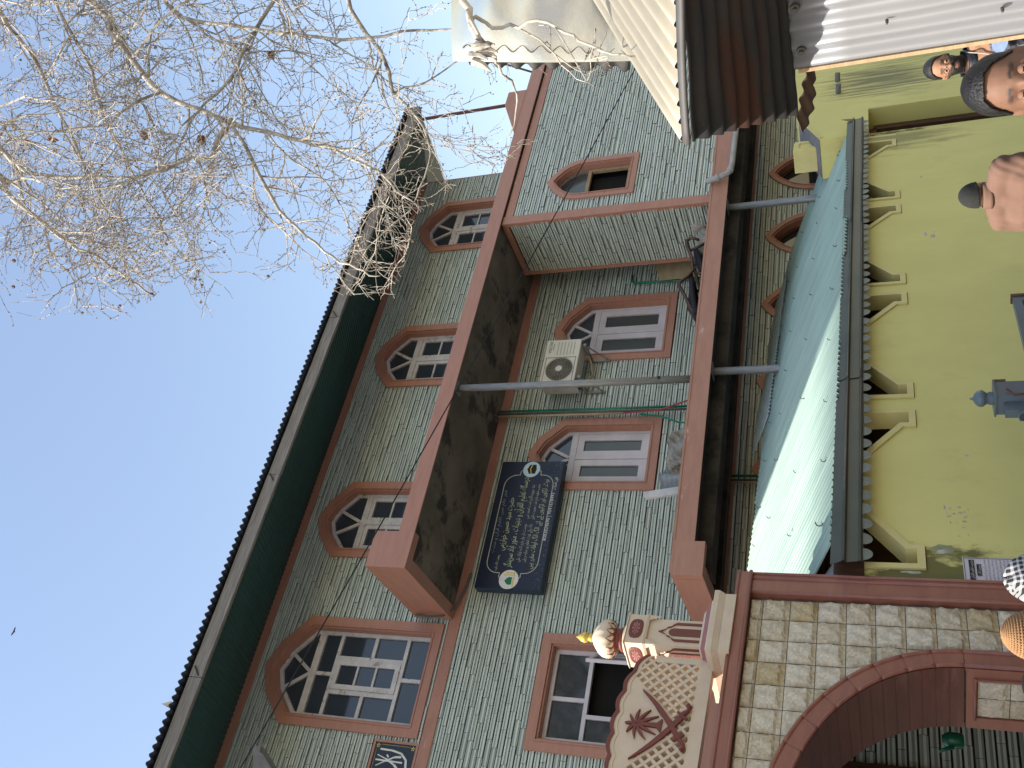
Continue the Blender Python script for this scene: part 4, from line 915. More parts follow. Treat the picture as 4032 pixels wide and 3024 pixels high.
mb = MB(); P = quad(fx-.22, fx+.22, B0+.04, B1-.04); mb.ring(P, rect_inset(P, .006), YA-.004, YA-.001)
for k in range(6): mb.box(8.25, YA-.003, B0+.09+k*.05, 8.49, YA-.0015, B0+.095+k*.05)
mb.box(A0+.02, YA+.02, B0-.04, A0+.06, YA+.25, B0); mb.box(A1-.06, YA+.02, B0-.04, A1-.02, YA+.25, B0); mb.build('panel_lines', 'ac_dark', ac)
text('VOLTAS', .062, 'ink', ac, lambda u, v: (8.395+u, YA-.004, 6.86+v), .215, shaped=False, shear=.2); mb = MB(); mb.box(8.34, YA-.004, 6.812, 8.46, YA-.003, 6.818); mb.build('small_print', 'ink', ac)
for x in (7.84, 8.42):
    mb = MB(); mb.box(x-.02, YA-.0, B0-.08, x+.02, F0-.03, B0-.041); mb.box(x-.02, F0-.06, B0-.35, x+.02, F0-.025, B0-.081); bar2 = [(x, YA+.05, B0-.08), (x, F0-.05, B0-.33)]; mb.tube(bar2, .014, 6); mb.build('bracket', 'steel_pipe', ac)
mb = MB(); mb.box(A0-.03, YA+.05, B0-.02, A0-.003, YA+.27, B1-.03); mb.build('side_cover', 'pvc', ac)
mb = MB(); mb.tube([(8.5, YA+.2, B0-.01), (8.3, YA+.3, B0-.10), (8.1, YA+.33, B0-.14), (8.0, YA+.30, B0-.09), (7.9, YA+.25, B0-.12)], .018, 6); mb.build('lagged_pipe', 'cream_tape', ac, smooth=True)

# ------------------------------------------------------------------ balcony posts
def post(x, y, z0, z1, lab, r=.048):
    t = thing('balcony_post', lab, 'post', (x, y, z0), group='steel balcony posts')
    mb = MB(); mb.tube([(x, y, z0), (x, y, (z0+z1)/2), (x, y, z1)], r, 14); mb.build('pipe', 'steel_pipe', t, smooth=True)
    mb = MB(); mb.box(x-.09, y-.09, z1-.012, x+.09, y+.09, z1-.002); mb.build('cap_plate', 'steel_pipe', t); return t
t = post(6.96, 9.30, 4.41, 7.64, 'grey steel post between the two balconies, in front of the air conditioner')
mb = MB(); mb.tube([(6.96, 9.25, 4.85), (6.96, 9.23, 4.85)], .02, 8); mb.build('bolt', 'black', t)
post(7.09, 9.34, 0, 4.21, 'grey steel post under the lower balcony, above the middle of the teal roof'); post(9.97, 9.34, 0, 4.21, 'grey steel post under the lower balcony, nearest the yellow pillar head')
# ------------------------------------------------------------------ pipes and cables
pg = thing('pipe_bundle', 'bundle of green pipe, grey conduit and tan lagging down the wall between windows', 'pipes', (7.43, 10.62, 4.3))
mb = MB(); mb.tube([(7.48, 10.62, 7.62), (7.48, 10.62, 4.43)], .017, 8); mb.build('green_water_pipe', 'green_pipe', pg, smooth=True)
mb = MB(); mb.tube([(7.44, 10.63, 7.62), (7.44, 10.63, 4.43)], .016, 8); mb.build('grey_conduit', 'grey_cable', pg, smooth=True)
mb = MB(); mb.tube([(7.395, 10.63, 7.62), (7.40, 10.63, 5.7)], .016, 8); mb.build('tan_lagging', 'cream_tape', pg, smooth=True)
mb = MB(); mb.tube([(7.40, 10.62, 5.7), (7.41, 10.6, 5.2), (7.5, 10.5, 4.75), (7.6, 10.3, 4.44)], .012, 8); mb.build('red_hose', 'red_hose', pg, smooth=True)
mb = MB(); mb.tube([(7.37, 10.62, 5.45), (7.30, 10.58, 5.15), (7.1, 10.45, 4.85), (6.9, 10.2, 4.46)], .013, 8); mb.build('green_hose', 'green_pipe', pg, smooth=True)
pg2 = thing('pipe_bundle', 'green pipe and conduits running down the ground-floor wall under the lower balcony', 'pipes', (5.9, 10.6, 2.5))
for dx, m, r_ in ((0, 'green_pipe', .018), (-.06, 'grey_cable', .015), (-.10, 'cream_tape', .014)):
    mb = MB(); mb.tube([(6.36+dx, 10.62, 4.2), (6.36+dx, 10.62, 0.5)], r_, 8); mb.build('pipe', m, pg2, smooth=True)
gp = MB(); gp.tube([(10.12, 10.72, 5.93), (10.0, 10.70, 5.92), (9.92, 10.68, 5.87), (9.91, 10.68, 5.0), (9.91, 10.68, 4.41)], .018, 8); tag(gp.build('green_riser_pipe', 'green_pipe', smooth=True), 'bent green pipe rising behind the upturned chair on the balcony', 'pipe')
wp = thing('drain_pipe', 'pale plastic drain pipe with elbow below the right end of the lower balcony', 'pipe', (10.4, 9.1, 4.17))
mb = MB(); mb.tube([(10.31, 9.12, 4.50), (10.37, 9.10, 4.28), (10.40, 9.09, 4.20), (10.46, 9.09, 4.165), (10.6, 9.10, 4.15), (12.2, 9.12, 4.13)], .042, 12); mb.build('pipe', 'pvc', wp, smooth=True)
for p, q in (((10.345, 9.11, 4.37), (10.36, 9.105, 4.31)), ((10.44, 9.09, 4.175), (10.49, 9.09, 4.16))):
    mb = MB(); mb.tube([p, q], .05, 12); mb.build('collar', 'pvc', wp, smooth=True)
def cable(name, lab, pts, r, m, sag=0.0, n=24):
    P = []
    for (a, b) in zip(pts[:-1], pts[1:]):
        for i in range(n): t = i/n; q = np.array(a)*(1-t) + np.array(b)*t; q[2] -= sag*4*t*(1-t); P.append(q)
    P.append(np.array(pts[-1])); mb = MB(); mb.tube(P, r, 5); return tag(mb.build(name, m), lab, 'cable')
cable('overhead_cable', 'thin black cable slanting across the house front from upper left', [(1.0, 8.4, 8.55), (16.5, 8.1, 4.35)], .008, 'black', .10)
cable('slack_cable', 'grey cable looping along the underside of the upper balcony end', [(4.235, 10.6, 8.1), (4.16, 10.45, 7.85), (4.22, 10.55, 7.68), (4.4, 10.66, 7.58), (4.9, 10.70, 7.50)], .016, 'grey_cable', .01, 8)
# ------------------------------------------------------------------ lamp head at the left edge
lp = thing('flood_lamp', 'grey box-shaped lamp head in front of the top floor at the picture edge', 'lamp', (2.0, 9.8, 8.9))
mb = MB(); mb.add([(2.16, 9.78, 9.33), (2.19, 9.82, 9.24), (1.70, 9.80, 8.62), (1.55, 9.75, 9.02), (2.14, 9.98, 9.36), (2.17, 10.0, 9.27), (1.68, 10.0, 8.65), (1.53, 9.98, 9.05)], [(0,1,2,3),(7,6,5,4),(0,4,5,1),(1,5,6,2),(2,6,7,3),(3,7,4,0)]); mb.build('housing', 'cement_grey', lp)
mb = MB(); mb.add([(2.185, 9.81, 9.235), (1.70, 9.795, 8.615), (1.60, 9.785, 8.85), (2.09, 9.795, 9.215)], [(0,1,2,3)]); mb.v = [(x, y-.006, z) for x, y, z in mb.v]; mb.build('lens', 'ac_dark', lp)
mb = MB(); mb.tube([(2.15, 9.9, 9.35), (2.19, 9.93, 9.42), (2.16, 9.95, 9.46)], .012, 6); mb.build('hook', 'black', lp)
mb = MB(); mb.tube([(1.7, 10.0, 8.85), (1.6, F0, 8.85)], .03, 8); mb.build('arm', 'steel_pipe', lp)

# ------------------------------------------------------------------ things lying on the lower balcony
mat('chair_wood', (0.075, 0.032, 0.02), (0.045, 0.02, 0.013), 0.35, 6, (2, 2, 2), coat=.3)
mat('chair_fabric', (0.032, 0.030, 0.042), (0.022, 0.02, 0.03), 0.95, 40, bump=.3, bscale=120)
ch = thing('chair', 'dark wooden upholstered chair lying tipped over on the lower balcony', 'chair', (9.0, 9.62, 4.43))
mb = MB(); mb.tube([(9.60, 9.55, 4.62), (9.66, 9.55, 4.72), (9.62, 9.56, 4.80), (9.50, 9.56, 4.78), (9.30, 9.57, 4.70), (9.05, 9.58, 4.66), (8.95, 9.58, 4.72), (8.86, 9.58, 4.82), (8.80, 9.6, 4.84), (8.70, 9.62, 4.78), (8.45, 9.66, 4.66), (8.26, 9.7, 4.54)], [.02, .025, .028, .026, .022, .022, .024, .026, .026, .024, .022, .02], 8); mb.build('arm_frame', 'chair_wood', ch, smooth=True)
mb = MB(); mb.tube([(9.60, 9.95, 4.60), (9.50, 9.96, 4.76), (9.05, 9.98, 4.64), (8.86, 9.98, 4.80), (8.70, 10.0, 4.76), (8.26, 10.0, 4.52)], .024, 8); mb.build('arm_frame', 'chair_wood', ch, smooth=True)
mb = MB(); mb.patch(lambda u, v: (9.02 - .72*u + .02*v, 9.60 + .38*v, 4.70 - .13*u + .05*math.sin(math.pi*u)*math.sin(math.pi*v)), 10, 8); mb.build('back_cushion', 'chair_fabric', ch, smooth=True, solid=.06)
mb = MB(); mb.patch(lambda u, v: (9.05 + .42*u, 9.60 + .36*v, 4.60 + .06*u - .09*(1-u) + .03*math.sin(math.pi*v)), 8, 8); mb.build('seat_cushion', 'chair_fabric', ch, smooth=True, solid=.06)
for q in (9.6, 9.95):
    mb = MB(); mb.tube([(9.02, q, 4.64), (8.98, q, 4.45)], .02, 8); mb.build('leg', 'chair_wood', ch, smooth=True); mb = MB(); mb.tube([(9.45, q, 4.74), (9.62, q, 4.46)], .02, 8); mb.build('leg', 'chair_wood', ch, smooth=True)
pw_ = MB(); pw_.add([(10.28, 10.60, 5.56), (10.27, 10.58, 4.44), (9.86, 10.56, 4.44), (9.87, 10.60, 5.44), (10.28, 10.615, 5.56), (10.27, 10.595, 4.44), (9.86, 10.575, 4.44), (9.87, 10.615, 5.44)], [(3,2,1,0),(4,5,6,7),(0,1,5,4),(1,2,6,5),(2,3,7,6),(3,0,4,7)])
mat('plywood', (0.42, 0.33, 0.20), (0.35, 0.265, 0.155), 0.7, 3, (1, 1, 5), bump=.05); tag(pw_.build('plywood_sheet', 'plywood'), 'sheet of pale plywood leaning on the wall behind the tipped chair', 'board')
mat('sack', (0.42, 0.40, 0.36), (0.33, 0.31, 0.275), 0.85, 30, bump=.3, bscale=80)
mat('plastic_film', (0.30, 0.28, 0.24), (0.16, 0.145, 0.12), 0.3, 6, spec=.6, bump=.5, bscale=18)
mat('plastic_grey', (0.26, 0.28, 0.29), (0.17, 0.185, 0.19), 0.3, 5, (1, 1, 5), spec=.6, bump=.4, bscale=15)
def lump(name, c0, dims, m, lab, cat, seed, rough_=.16, nn=20):
    """crumpled bag-like solid"""
    r = np.random.default_rng(seed); ph = r.uniform(0, 6, (6, 3)); mb = MB()
    def fn(u, v):
        a, b = 2*math.pi*u, math.pi*(v-.5)*.998; d = np.array((math.cos(a)*math.cos(b), math.sin(a)*math.cos(b), math.sin(b))); d2 = np.sign(d)*np.abs(d)**.75
        k = 1 + rough_*sum(math.sin(ph[i][0] + (2+i)*(d@np.array((math.sin(ph[i][1]), math.cos(ph[i][1]), math.sin(ph[i][2])))) * 1.7) / (1+.4*i) for i in range(6))*.6
        q = d2*np.array(dims)*.5*k; return (c0[0]+q[0], c0[1]+q[1], max(c0[2]+q[2], c0[2]-dims[2]*.5))
    mb.patch(fn, nn*2, nn); return tag(mb.build(name, m, smooth=False), lab, cat)
lump('tied_sack', (10.16, 9.72, 4.62), (.34, .32, .44), 'sack', 'pale sack tied with string at the right end of the balcony', 'sack', 3)
lump('dusty_bundle', (9.72, 9.78, 4.56), (.44, .34, .30), 'sack', 'dusty grey bundle under the arm of the tipped chair', 'bundle', 9)
mb = MB(); mb.tube([(10.36, 9.24, 4.66), (9.85, 9.30, 4.50)], .012, 6); tag(mb.build('thin_stick', 'old_wood'), 'thin stick leaning across the sack on the balcony edge', 'stick')
lump('brown_plastic_bag', (6.13, 9.70, 4.58), (.46, .36, .34), 'plastic_film', 'crumpled brown plastic bag on the balcony under the left window', 'bag', 5, .22)
mb = MB(); mb.patch(lambda u, v: (5.66 + .36*u, 9.72 + .05*math.sin(9*u) + .1*v, 4.46 + .40*v*(1-.15*u) + .02*math.sin(7*u+3*v)), 16, 8); tag(mb.build('plastic_sheeting', 'plastic_grey', smooth=True, solid=.004), 'stiff grey plastic sheeting standing beside the crumpled bag', 'sheeting')
mb = MB(); mb.add([(5.44, 9.60, 4.93), (5.53, 9.60, 4.97), (5.64, 9.62, 4.43), (5.54, 9.62, 4.43), (5.44, 9.64, 4.93), (5.53, 9.64, 4.97), (5.64, 9.66, 4.43), (5.54, 9.66, 4.43)], [(3,2,1,0),(4,5,6,7),(0,1,5,4),(1,2,6,5),(2,3,7,6),(3,0,4,7)]); tag(mb.build('pale_plank', 'white_wood'), 'peeling white plank leaning at the left end of the balcony clutter', 'plank')
# ------------------------------------------------------------------ poster on the wall
ps = thing('poster', 'white printed notice pasted on the yellow wall beside the gate', 'poster', (4.49, 4.515, 1.5), PH)
mat('paper', (0.66, 0.61, 0.66), (0.61, 0.565, 0.61), 0.7, 4)
mb = MB(); mb.patch(lambda u, v: (4.385+.222*u, 4.512-.0015*math.sin(6*v), 1.475+.325*v), 4, 6); mb.build('sheet', 'paper', ps)
mb = MB(); mb.box(4.42, 4.5085, 1.738, 4.585, 4.5095, 1.768); mb.box(4.455, 4.5085, 1.702, 4.55, 4.5095, 1.727); mb.build('title_bars', 'ink', ps)
text('مدرسہ تعلیم القرآن', .024, 'paper', ps, lambda u, v: (4.502+u, 4.5075, 1.753+v), .15); text('ضروری اعلان', .02, 'paper', ps, lambda u, v: (4.502+u, 4.5075, 1.7145+v), .08)
lines = ['تمام حضرات سے گزارش ہے کہ وقت پر تشریف لائیں', 'اور بچوں کو ساتھ لے کر آئیں تاکہ تعلیم جاری رہے', 'درس قرآن ہر روز بعد نماز ظہر ہوگا']
for i in range(9): text(lines[i % 3], .016, 'ink', ps, lambda u, v, z=1.683-i*.021: (4.497+u, 4.5088, z+v), .185)
mb = MB(); P = quad(4.392, 4.600, 1.482, 1.794); mb.ring(P, rect_inset(P, .003), 4.5088, 4.5095); mb.build('printed_border', 'ink', ps)
# ------------------------------------------------------------------ steel gate post and leaf before the wall
sp = thing('steel_gate', 'blue-grey painted steel gate with ball-topped post before the yellow wall', 'gate', (5.40, 3.9, 0), PH)
mb = MB(); mb.box(5.325, 3.82, 0, 5.475, 3.97, 1.555); mb.build('post', 'grey_paint', sp)
mb = MB(); mb.box(5.315, 3.81, 1.5555, 5.485, 3.98, 1.567); mb.lathe([(.042, 1.628), (.042, 1.655), (.034, 1.66), (.038, 1.668), (.052, 1.685), (.055, 1.70), (.048, 1.72), (.03, 1.735), (.012, 1.742), (.002, 1.765)], (5.40, 3.895, -.061), 18); mb.build('ball_finial', 'grey_paint', sp, smooth=False)
mb = MB(); mb.box(5.235, 3.87, 0, 5.322, 3.93, 1.515); mb.build('leaf_stile', 'grey_paint', sp)
mb = MB(); mb.tube([(5.20, 3.9, 1.42), (5.25, 3.9, 1.42)], .028, 10); mb.box(5.20, 3.87, 1.37, 5.234, 3.93, 1.44); mb.build('latch', 'grey_paint', sp)
mb = MB(); mb.box(5.47, 3.82, 1.49, 5.50, 3.86, 1.56); mb.tube([(5.32, 3.81, 1.40), (5.31, 3.81, 1.46), (5.36, 3.80, 1.50)], .008, 5); mb.build('hinge', 'rust_pipe', sp)
mb = MB(); mb.box(5.52, 3.87, 1.275, 6.60, 3.92, 1.33); mb.box(6.55, 3.87, 0.1, 6.60, 3.92, 1.274); mb.build('railing_frame', 'grey_paint', sp)
for k in range(11):
    x = 5.60 + k*.088; mb = MB(); mb.box(x, 3.885, .1, x+.03, 3.905, 1.274); mb.build('railing_bar', 'grey_paint', sp)
mb = MB(); mb.box(6.605, 3.86, .1, 6.63, 3.93, 1.34); mb.build('rusty_hinge_strip', 'rust_pipe', sp)
# green jug hung behind the gate arch
jg = thing('plastic_jug', 'green plastic jug hanging behind the gate arch', 'jug', (3.87, 5.3, 1.84), PH)
mat('green_plastic', (0.006, 0.10, 0.05), (0.005, 0.08, 0.04), .3, 4)
mb = MB(); mb.lathe([(.03, 0), (.042, .006), (.047, .04), (.047, .08), (.038, .10), (.027, .112), (.03, .12)], (3.87, 5.30, 1.84), 18); mb.build('body', 'green_plastic', jg, smooth=True)
mb = MB(); mb.tube([(3.825, 5.30, 1.90), (3.80, 5.30, 1.95), (3.79, 5.30, 1.98)], [.014, .010, .012], 8); mb.build('spout', 'green_plastic', jg, smooth=True)
# soaring bird
bd = MB(); bx, by, bz = 14.63*4, 43.45*4, 2.15+52.47*4
bd.lathe([(.02, -.5), (.12, -.2), (.14, .1), (.08, .4), (.02, .55)], (0, 0, 0), 8)
bd.v = [(x+bx, z*.9+by, y+bz) for x, y, z in bd.v]
for sgn in (-1, 1): bd.add([(bx, by+.25, bz), (bx, by-.2, bz), (bx+sgn*.7, by-.25, bz+.15), (bx+sgn*1.3, by-.05, bz+.12), (bx+sgn*.7, by+.2, bz+.17)], [(0, 1, 2, 4), (4, 2, 3)])
tag(bd.build('bird', 'ac_dark'), 'bird of prey soaring in the clear sky', 'bird')
# ------------------------------------------------------------------ tin shed on the right
mat('tin_white', (0.30, 0.305, 0.32), (0.26, 0.265, 0.28), 0.40, 3, (1, 1, .3), metal=0.35, spec=.5, c3=(0.25, 0.25, 0.26), s3=2.2)
mat('tin_cream', (0.40, 0.36, 0.275), (0.33, 0.295, 0.225), 0.5, 4, (.5, 2, 1), metal=0.15, c3=(0.24, 0.20, 0.15), s3=5, lo3=.64, hi3=.74)
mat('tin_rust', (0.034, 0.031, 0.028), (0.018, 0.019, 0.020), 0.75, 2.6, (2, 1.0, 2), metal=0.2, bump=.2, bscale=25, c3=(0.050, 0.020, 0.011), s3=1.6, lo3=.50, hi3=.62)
mat('tin_brown', (0.15, 0.095, 0.062), (0.08, 0.048, 0.034), 0.8, 6, bump=.2, c3=(0.28, 0.22, 0.17), s3=4)
mat('tin_rim', (0.12, 0.115, 0.11), (0.075, 0.072, 0.07), 0.6, 5, (1, .4, 1), metal=.3, c3=(0.11, .075, .05), s3=2)
mat('galvanised', (0.70, 0.73, 0.75), (0.55, 0.58, 0.60), 0.27, 1.6, (1, 1, 1), metal=0.9, bump=.35, bscale=4, c3=(0.66, 0.66, 0.64), s3=2.5)
mat('tin_dark', (0.10, 0.095, 0.085), (0.06, 0.057, 0.052), 0.6, 5, metal=.3)
shed = thing('tin_shed', 'corrugated tin shed with white side, cream roof and rusty raised awning', 'shed', (3.3, 1.0, 0))
YN = -1.6
fn, nu, nv = wavy((3.2, 2.315, 0), (3.2, YN, 0), (3.2, 2.325, 2.455), int((2.32-YN)/.0785), .0105, 12, per=10, sag=lambda u, v: .006*math.sin(5*v+3*u) + .008*math.exp(-((u-.045)**2/.0003 + (v-.845)**2/.0004)))
mb = MB(); mb.patch(fn, nu, nv); mb.build('wall_sheet', 'tin_white', shed, smooth=True, solid=.002)
mb = MB(); mb.box(3.19, 2.318, 0, 3.215, 2.334, 2.44); mb.build('edge_lath', 'raw_wood', shed)
mb = MB(); mb.box(3.23, 2.20, 0, 3.30, 2.30, 2.45); mb.box(3.23, YN, 2.30, 3.30, 2.30, 2.44); mb.build('timber_frame', 'dark_wood', shed)
for y_, z_ in ((2.052, 2.426), (2.234, 2.421), (1.87, 2.43), (2.17, 2.12), (2.20, 1.75), (1.95, 2.22)):
    big = z_ > 2.4; mb = MB(); mb.tube([(3.195, y_, z_), (3.182, y_, z_)], .017 if big else .006, 10); mb.tube([(3.182, y_, z_), (3.172, y_, z_)], .008 if big else .004, 6); mb.build('roofing_screw', 'tin_dark', shed)
def awn(u, v):
    a = np.array((3.215, 2.545 - 1.75*v, 2.462)); b = np.array((2.68, 2.17 - 1.40*v, 2.79 - .21*v)); q = a*(1-u) + b*u
    return q + np.array((-.53, 0, -.85))*(.010*math.sin(2*math.pi*8.3*u) + .010*math.sin(4*v+2*u) + .003*math.sin(23*v+9*u))
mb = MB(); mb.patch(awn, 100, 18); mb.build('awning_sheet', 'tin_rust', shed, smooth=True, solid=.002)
mb = MB(); mb.patch(lambda u, v: (2.672-.014*math.sin(math.pi*v)+.02*v, 2.18 - 1.41*u, 2.782 - .21*u + .030*v + .004*math.sin(9*u)), 24, 3); mb.build('awning_rim', 'tin_rim', shed, smooth=True, solid=.003)
fn, nu, nv = wavy((3.23, 2.58, 2.47), (3.46, 2.42, 2.41), (3.29, 2.72, 2.45), 4.5, .007, 4, per=8, sag=lambda u, v: .01*math.sin(6*u+2*v)*v)
mb = MB(); mb.patch(fn, nu, nv); mb.build('torn_sheet', 'tin_brown', shed, smooth=True, solid=.002)
def cream(u, v):
    a = np.array((2.80, 2.27 - 1.57*u, 2.832 - .24*u)); b = np.array((5.30, 2.27 - 1.57*u, 3.982 - .12*u)); q = a*(1-v) + b*v
    return q + np.array((-.42, 0, .91))*(.017*math.sin(2*math.pi*20*u) + .008*math.sin(3*v+9*u))
mb = MB(); mb.patch(cream, 200, 12); mb.build('roof_sheet', 'tin_cream', shed, smooth=True, solid=.002)
def shiny(u, v):
    x = 3.99 + 1.7*u; y = 2.50 - 1.0*u - .18*(v-.5)*(1-u); z = 3.26 + .95*v + .03*math.sin(7*u+4*v) - .10*u
    k = math.exp(-u*14); w = .016*math.sin(5*u+7*v) + .010*math.sin(13*u-4*v+1) + .005*math.sin(21*v+6*u); w += .03*max(0, 1-abs(u-.28-.25*v)*9)
    return (x, y + .11*k + w*(1-k), z)
mb = MB(); mb.patch(shiny, 60, 40); mb.build('ridge_sheet', 'galvanised', shed, smooth=True)
fn, nu, nv = wavy((4.02, 2.47, 4.12), (4.02, 2.66, 3.28), (4.18, 2.68, 4.20), 9, .016, 6, per=10)
mb = MB(); mb.patch(fn, nu, nv); mb.build('gable_sheet', 'tin_dark', shed, smooth=True, solid=.002)
mb = MB(); mb.box(4.06, 1.2, 0, 6.5, 2.40, 3.25); mb.build('shed_body', 'dark_wood', shed)

# ------------------------------------------------------------------ bare plane tree reaching in from the right
mat('bark', (0.52, 0.485, 0.42), (0.27, 0.245, 0.21), 0.9, 9, (1, 1, 1), bump=.4, bscale=40, c3=(0.11, 0.09, 0.075), s3=6, lo3=.55, hi3=.65)
mat('twig_bark', (0.55, 0.51, 0.44), (0.27, 0.24, 0.205), 0.8, 8, c3=(0.12, .10, .085), s3=9, lo3=.55, hi3=.66)
mat('bud', (0.20, 0.135, 0.105), (0.13, .085, .065), .8, 9); mat('dry_leaf', (0.27, 0.13, 0.07), (0.17, .08, .045), .8, 12)
LIMBS = [([(7.81, 2.06, 10.48), (6.73, 2.99, 8.64), (6.34, 3.18, 8.31), (5.95, 3.41, 7.91), (5.78, 3.54, 7.64), (5.65, 3.75, 7.15), (5.57, 3.89, 6.73), (5.49, 4.01, 6.33), (5.36, 4.17, 5.94), (5.16, 4.33, 5.66)], .034, .008),
 ([(7.35, 2.36, 11.11), (5.96, 3.33, 10.18), (5.64, 3.59, 9.62), (5.47, 3.72, 9.35), (5.38, 3.79, 9.07), (5.39, 3.88, 8.61), (5.42, 3.95, 8.17), (5.62, 3.99, 7.78)], .030, .008),
 ([(7.35, 2.36, 11.11), (5.43, 3.36, 9.58), (5.17, 3.57, 9.28), (4.98, 3.68, 9.09), (4.75, 3.92, 8.69), (4.62, 4.02, 8.42), (4.47, 4.19, 8.04), (4.31, 4.33, 7.73)], .032, .007),
 ([(7.69, 2.49, 8.47), (6.66, 3.16, 7.87), (6.46, 3.37, 7.24), (6.39, 3.64, 6.27), (6.38, 3.71, 5.6), (6.4, 3.76, 5.21)], .022, .007),
 ([(4.47, 1.87, 4.09), (3.95, 2.0, 3.94), (3.73, 2.06, 3.87), (3.58, 2.13, 3.81), (3.54, 2.17, 3.8)], .018, .015),
 ([(7.52, 2.79, 7.33), (6.92, 3.31, 6.92), (6.46, 3.45, 7.07), (6.03, 3.58, 7.19), (5.74, 3.66, 7.45), (5.36, 3.75, 7.58)], .022, .006),
 ([(7.54, 2.05, 10.9), (6.86, 2.6, 9.75), (6.55, 2.84, 9.49), (6.23, 3.12, 9.15), (5.83, 3.41, 8.89), (5.47, 3.67, 8.64), (5.15, 3.89, 8.41), (4.92, 4.02, 8.25)], .026, .007),
 ([(5.65, 3.75, 7.15), (5.45, 3.79, 7.22), (5.33, 3.81, 7.24), (5.26, 3.76, 7.44), (5.03, 3.69, 7.65), (4.92, 3.65, 7.9)], .026, .007),
 ([(7.24, 2.95, 6.36), (6.43, 3.43, 6.08), (6.12, 3.66, 5.83), (5.8, 3.83, 5.7), (5.58, 3.97, 5.47), (5.32, 4.09, 5.36), (5.04, 4.25, 5.47)], .022, .005),
 ([(7.84, 2.36, 9.3), (6.89, 2.9, 9.13), (6.39, 3.3, 8.8), (5.82, 3.63, 8.48), (5.28, 3.96, 8.09), (4.89, 4.27, 7.78)], .020, .006),
 ([(5.67, 3.74, 7.14), (5.2, 3.98, 6.82), (4.91, 4.2, 6.57), (4.69, 4.39, 6.25), (4.56, 4.49, 5.97), (4.51, 4.56, 5.78)], .018, .005),
 ([(3.64, 2.1, 3.84), (3.61, 2.16, 3.71), (3.57, 2.15, 3.52), (3.47, 2.18, 3.35), (3.35, 2.22, 3.18), (3.31, 2.2, 3.01)], .010, .003), ([(3.65, 2.06, 3.84), (3.52, 2.2, 3.77), (3.53, 2.34, 3.74), (3.52, 2.49, 3.72), (3.45, 2.64, 3.8)], .009, .003)]
tree = thing('plane_tree', 'bare plane tree with tangled twigs and hanging seed balls reaching over the lane', 'tree', (9.3, 0.6, 0))
tr = np.random.default_rng(21)
# the crown's reach: no twig grows beyond this cone seen along the lane (u right, v up, both per metre of distance)
AXR, AXU, AXF = np.array((0.8077, -0.5883, -0.0384)), np.array((-0.1919, -0.324, 0.9264)), np.array((0.5574, 0.7409, 0.3746))
REACH = [(.20, .60), (-.065+.12, .60), (.045, .53), (.075, .48), (.065, .41), (.09, .38), (.115, .35), (.06, .335), (.10, .27), (.12, .235), (.095, .185), (.085, .125), (.18, .10), (.215, .03), (.25, -.02), (.295, -.06), (.33, -.11), (.45, -.10), (.6, .1), (.6, .6)]
def within(p):
    d = p - np.array((0, 0, 2.15)); f = d @ AXF; x, y = d @ AXR / f, d @ AXU / f; c_ = False; n = len(REACH)
    for i in range(n):
        (xa, ya), (xb, yb) = REACH[i], REACH[i-1]
        if (ya > y) != (yb > y) and x < (xb-xa)*(y-ya)/(yb-ya) + xa: c_ = not c_
    return c_
def smooth_path(P, k=4):
    P = np.array(P); out = []
    for i in range(len(P)-1):
        p0, p1, p2, p3 = P[max(i-1, 0)], P[i], P[i+1], P[min(i+2, len(P)-1)]
        for t in np.linspace(0, 1, k, endpoint=False): out.append(.5*((2*p1) + (-p0+p2)*t + (2*p0-5*p1+4*p2-p3)*t*t + (-p0+3*p1-3*p2+p3)*t**3))
    out.append(P[-1]); return np.array(out)
def unit(v): return v/(np.linalg.norm(v)+1e-9)
lm = MB(); tw = MB(); bu = MB(); tips = []; ntw = 0
lm.tube([(9.4, .5, -.1), (9.3, .7, 2.5), (9.0, .9, 5.0), (8.6, 1.3, 8.0), (7.9, 1.9, 10.4)], [.42, .36, .32, .26, .16], 14)
lm.tube([(8.8, 1.1, 6.5), (8.2, 1.9, 7.6), (7.69, 2.49, 8.47)], [.14, .09, .05], 10); lm.tube([(8.9, 1.0, 5.8), (8.0, 2.0, 6.3), (7.24, 2.95, 6.36)], [.12, .07, .03], 10); lm.tube([(9.0, .9, 4.6), (7.6, 2.0, 5.0), (4.47, 1.87, 4.09)], [.13, .06, .019], 10); lm.tube([(8.8, 1.1, 6.5), (8.2, 2.0, 7.2), (7.52, 2.79, 7.33)], [.1, .05, .024], 10); lm.tube([(7.9, 1.9, 10.4), (7.6, 2.1, 10.8), (7.35, 2.36, 11.11)], [.12, .08, .05], 10); lm.tube([(8.4, 1.5, 8.8), (7.84, 2.36, 9.3)], [.1, .036], 8)
def budat(p, d, s):
    a = unit(np.cross(d, (.3, .5, .8))); b = np.cross(d, a); k = len(bu.v)
    bu.v += [tuple(p - d*s*.6), tuple(p + a*s*.5), tuple(p + b*s*.5), tuple(p - a*s*.5), tuple(p - b*s*.5), tuple(p + d*s*1.3)]
    for i in range(4): bu.f += [(k, k+1+(i+1) % 4, k+1+i), (k+5, k+1+i, k+1+(i+1) % 4)]; bu.m += [0, 0]
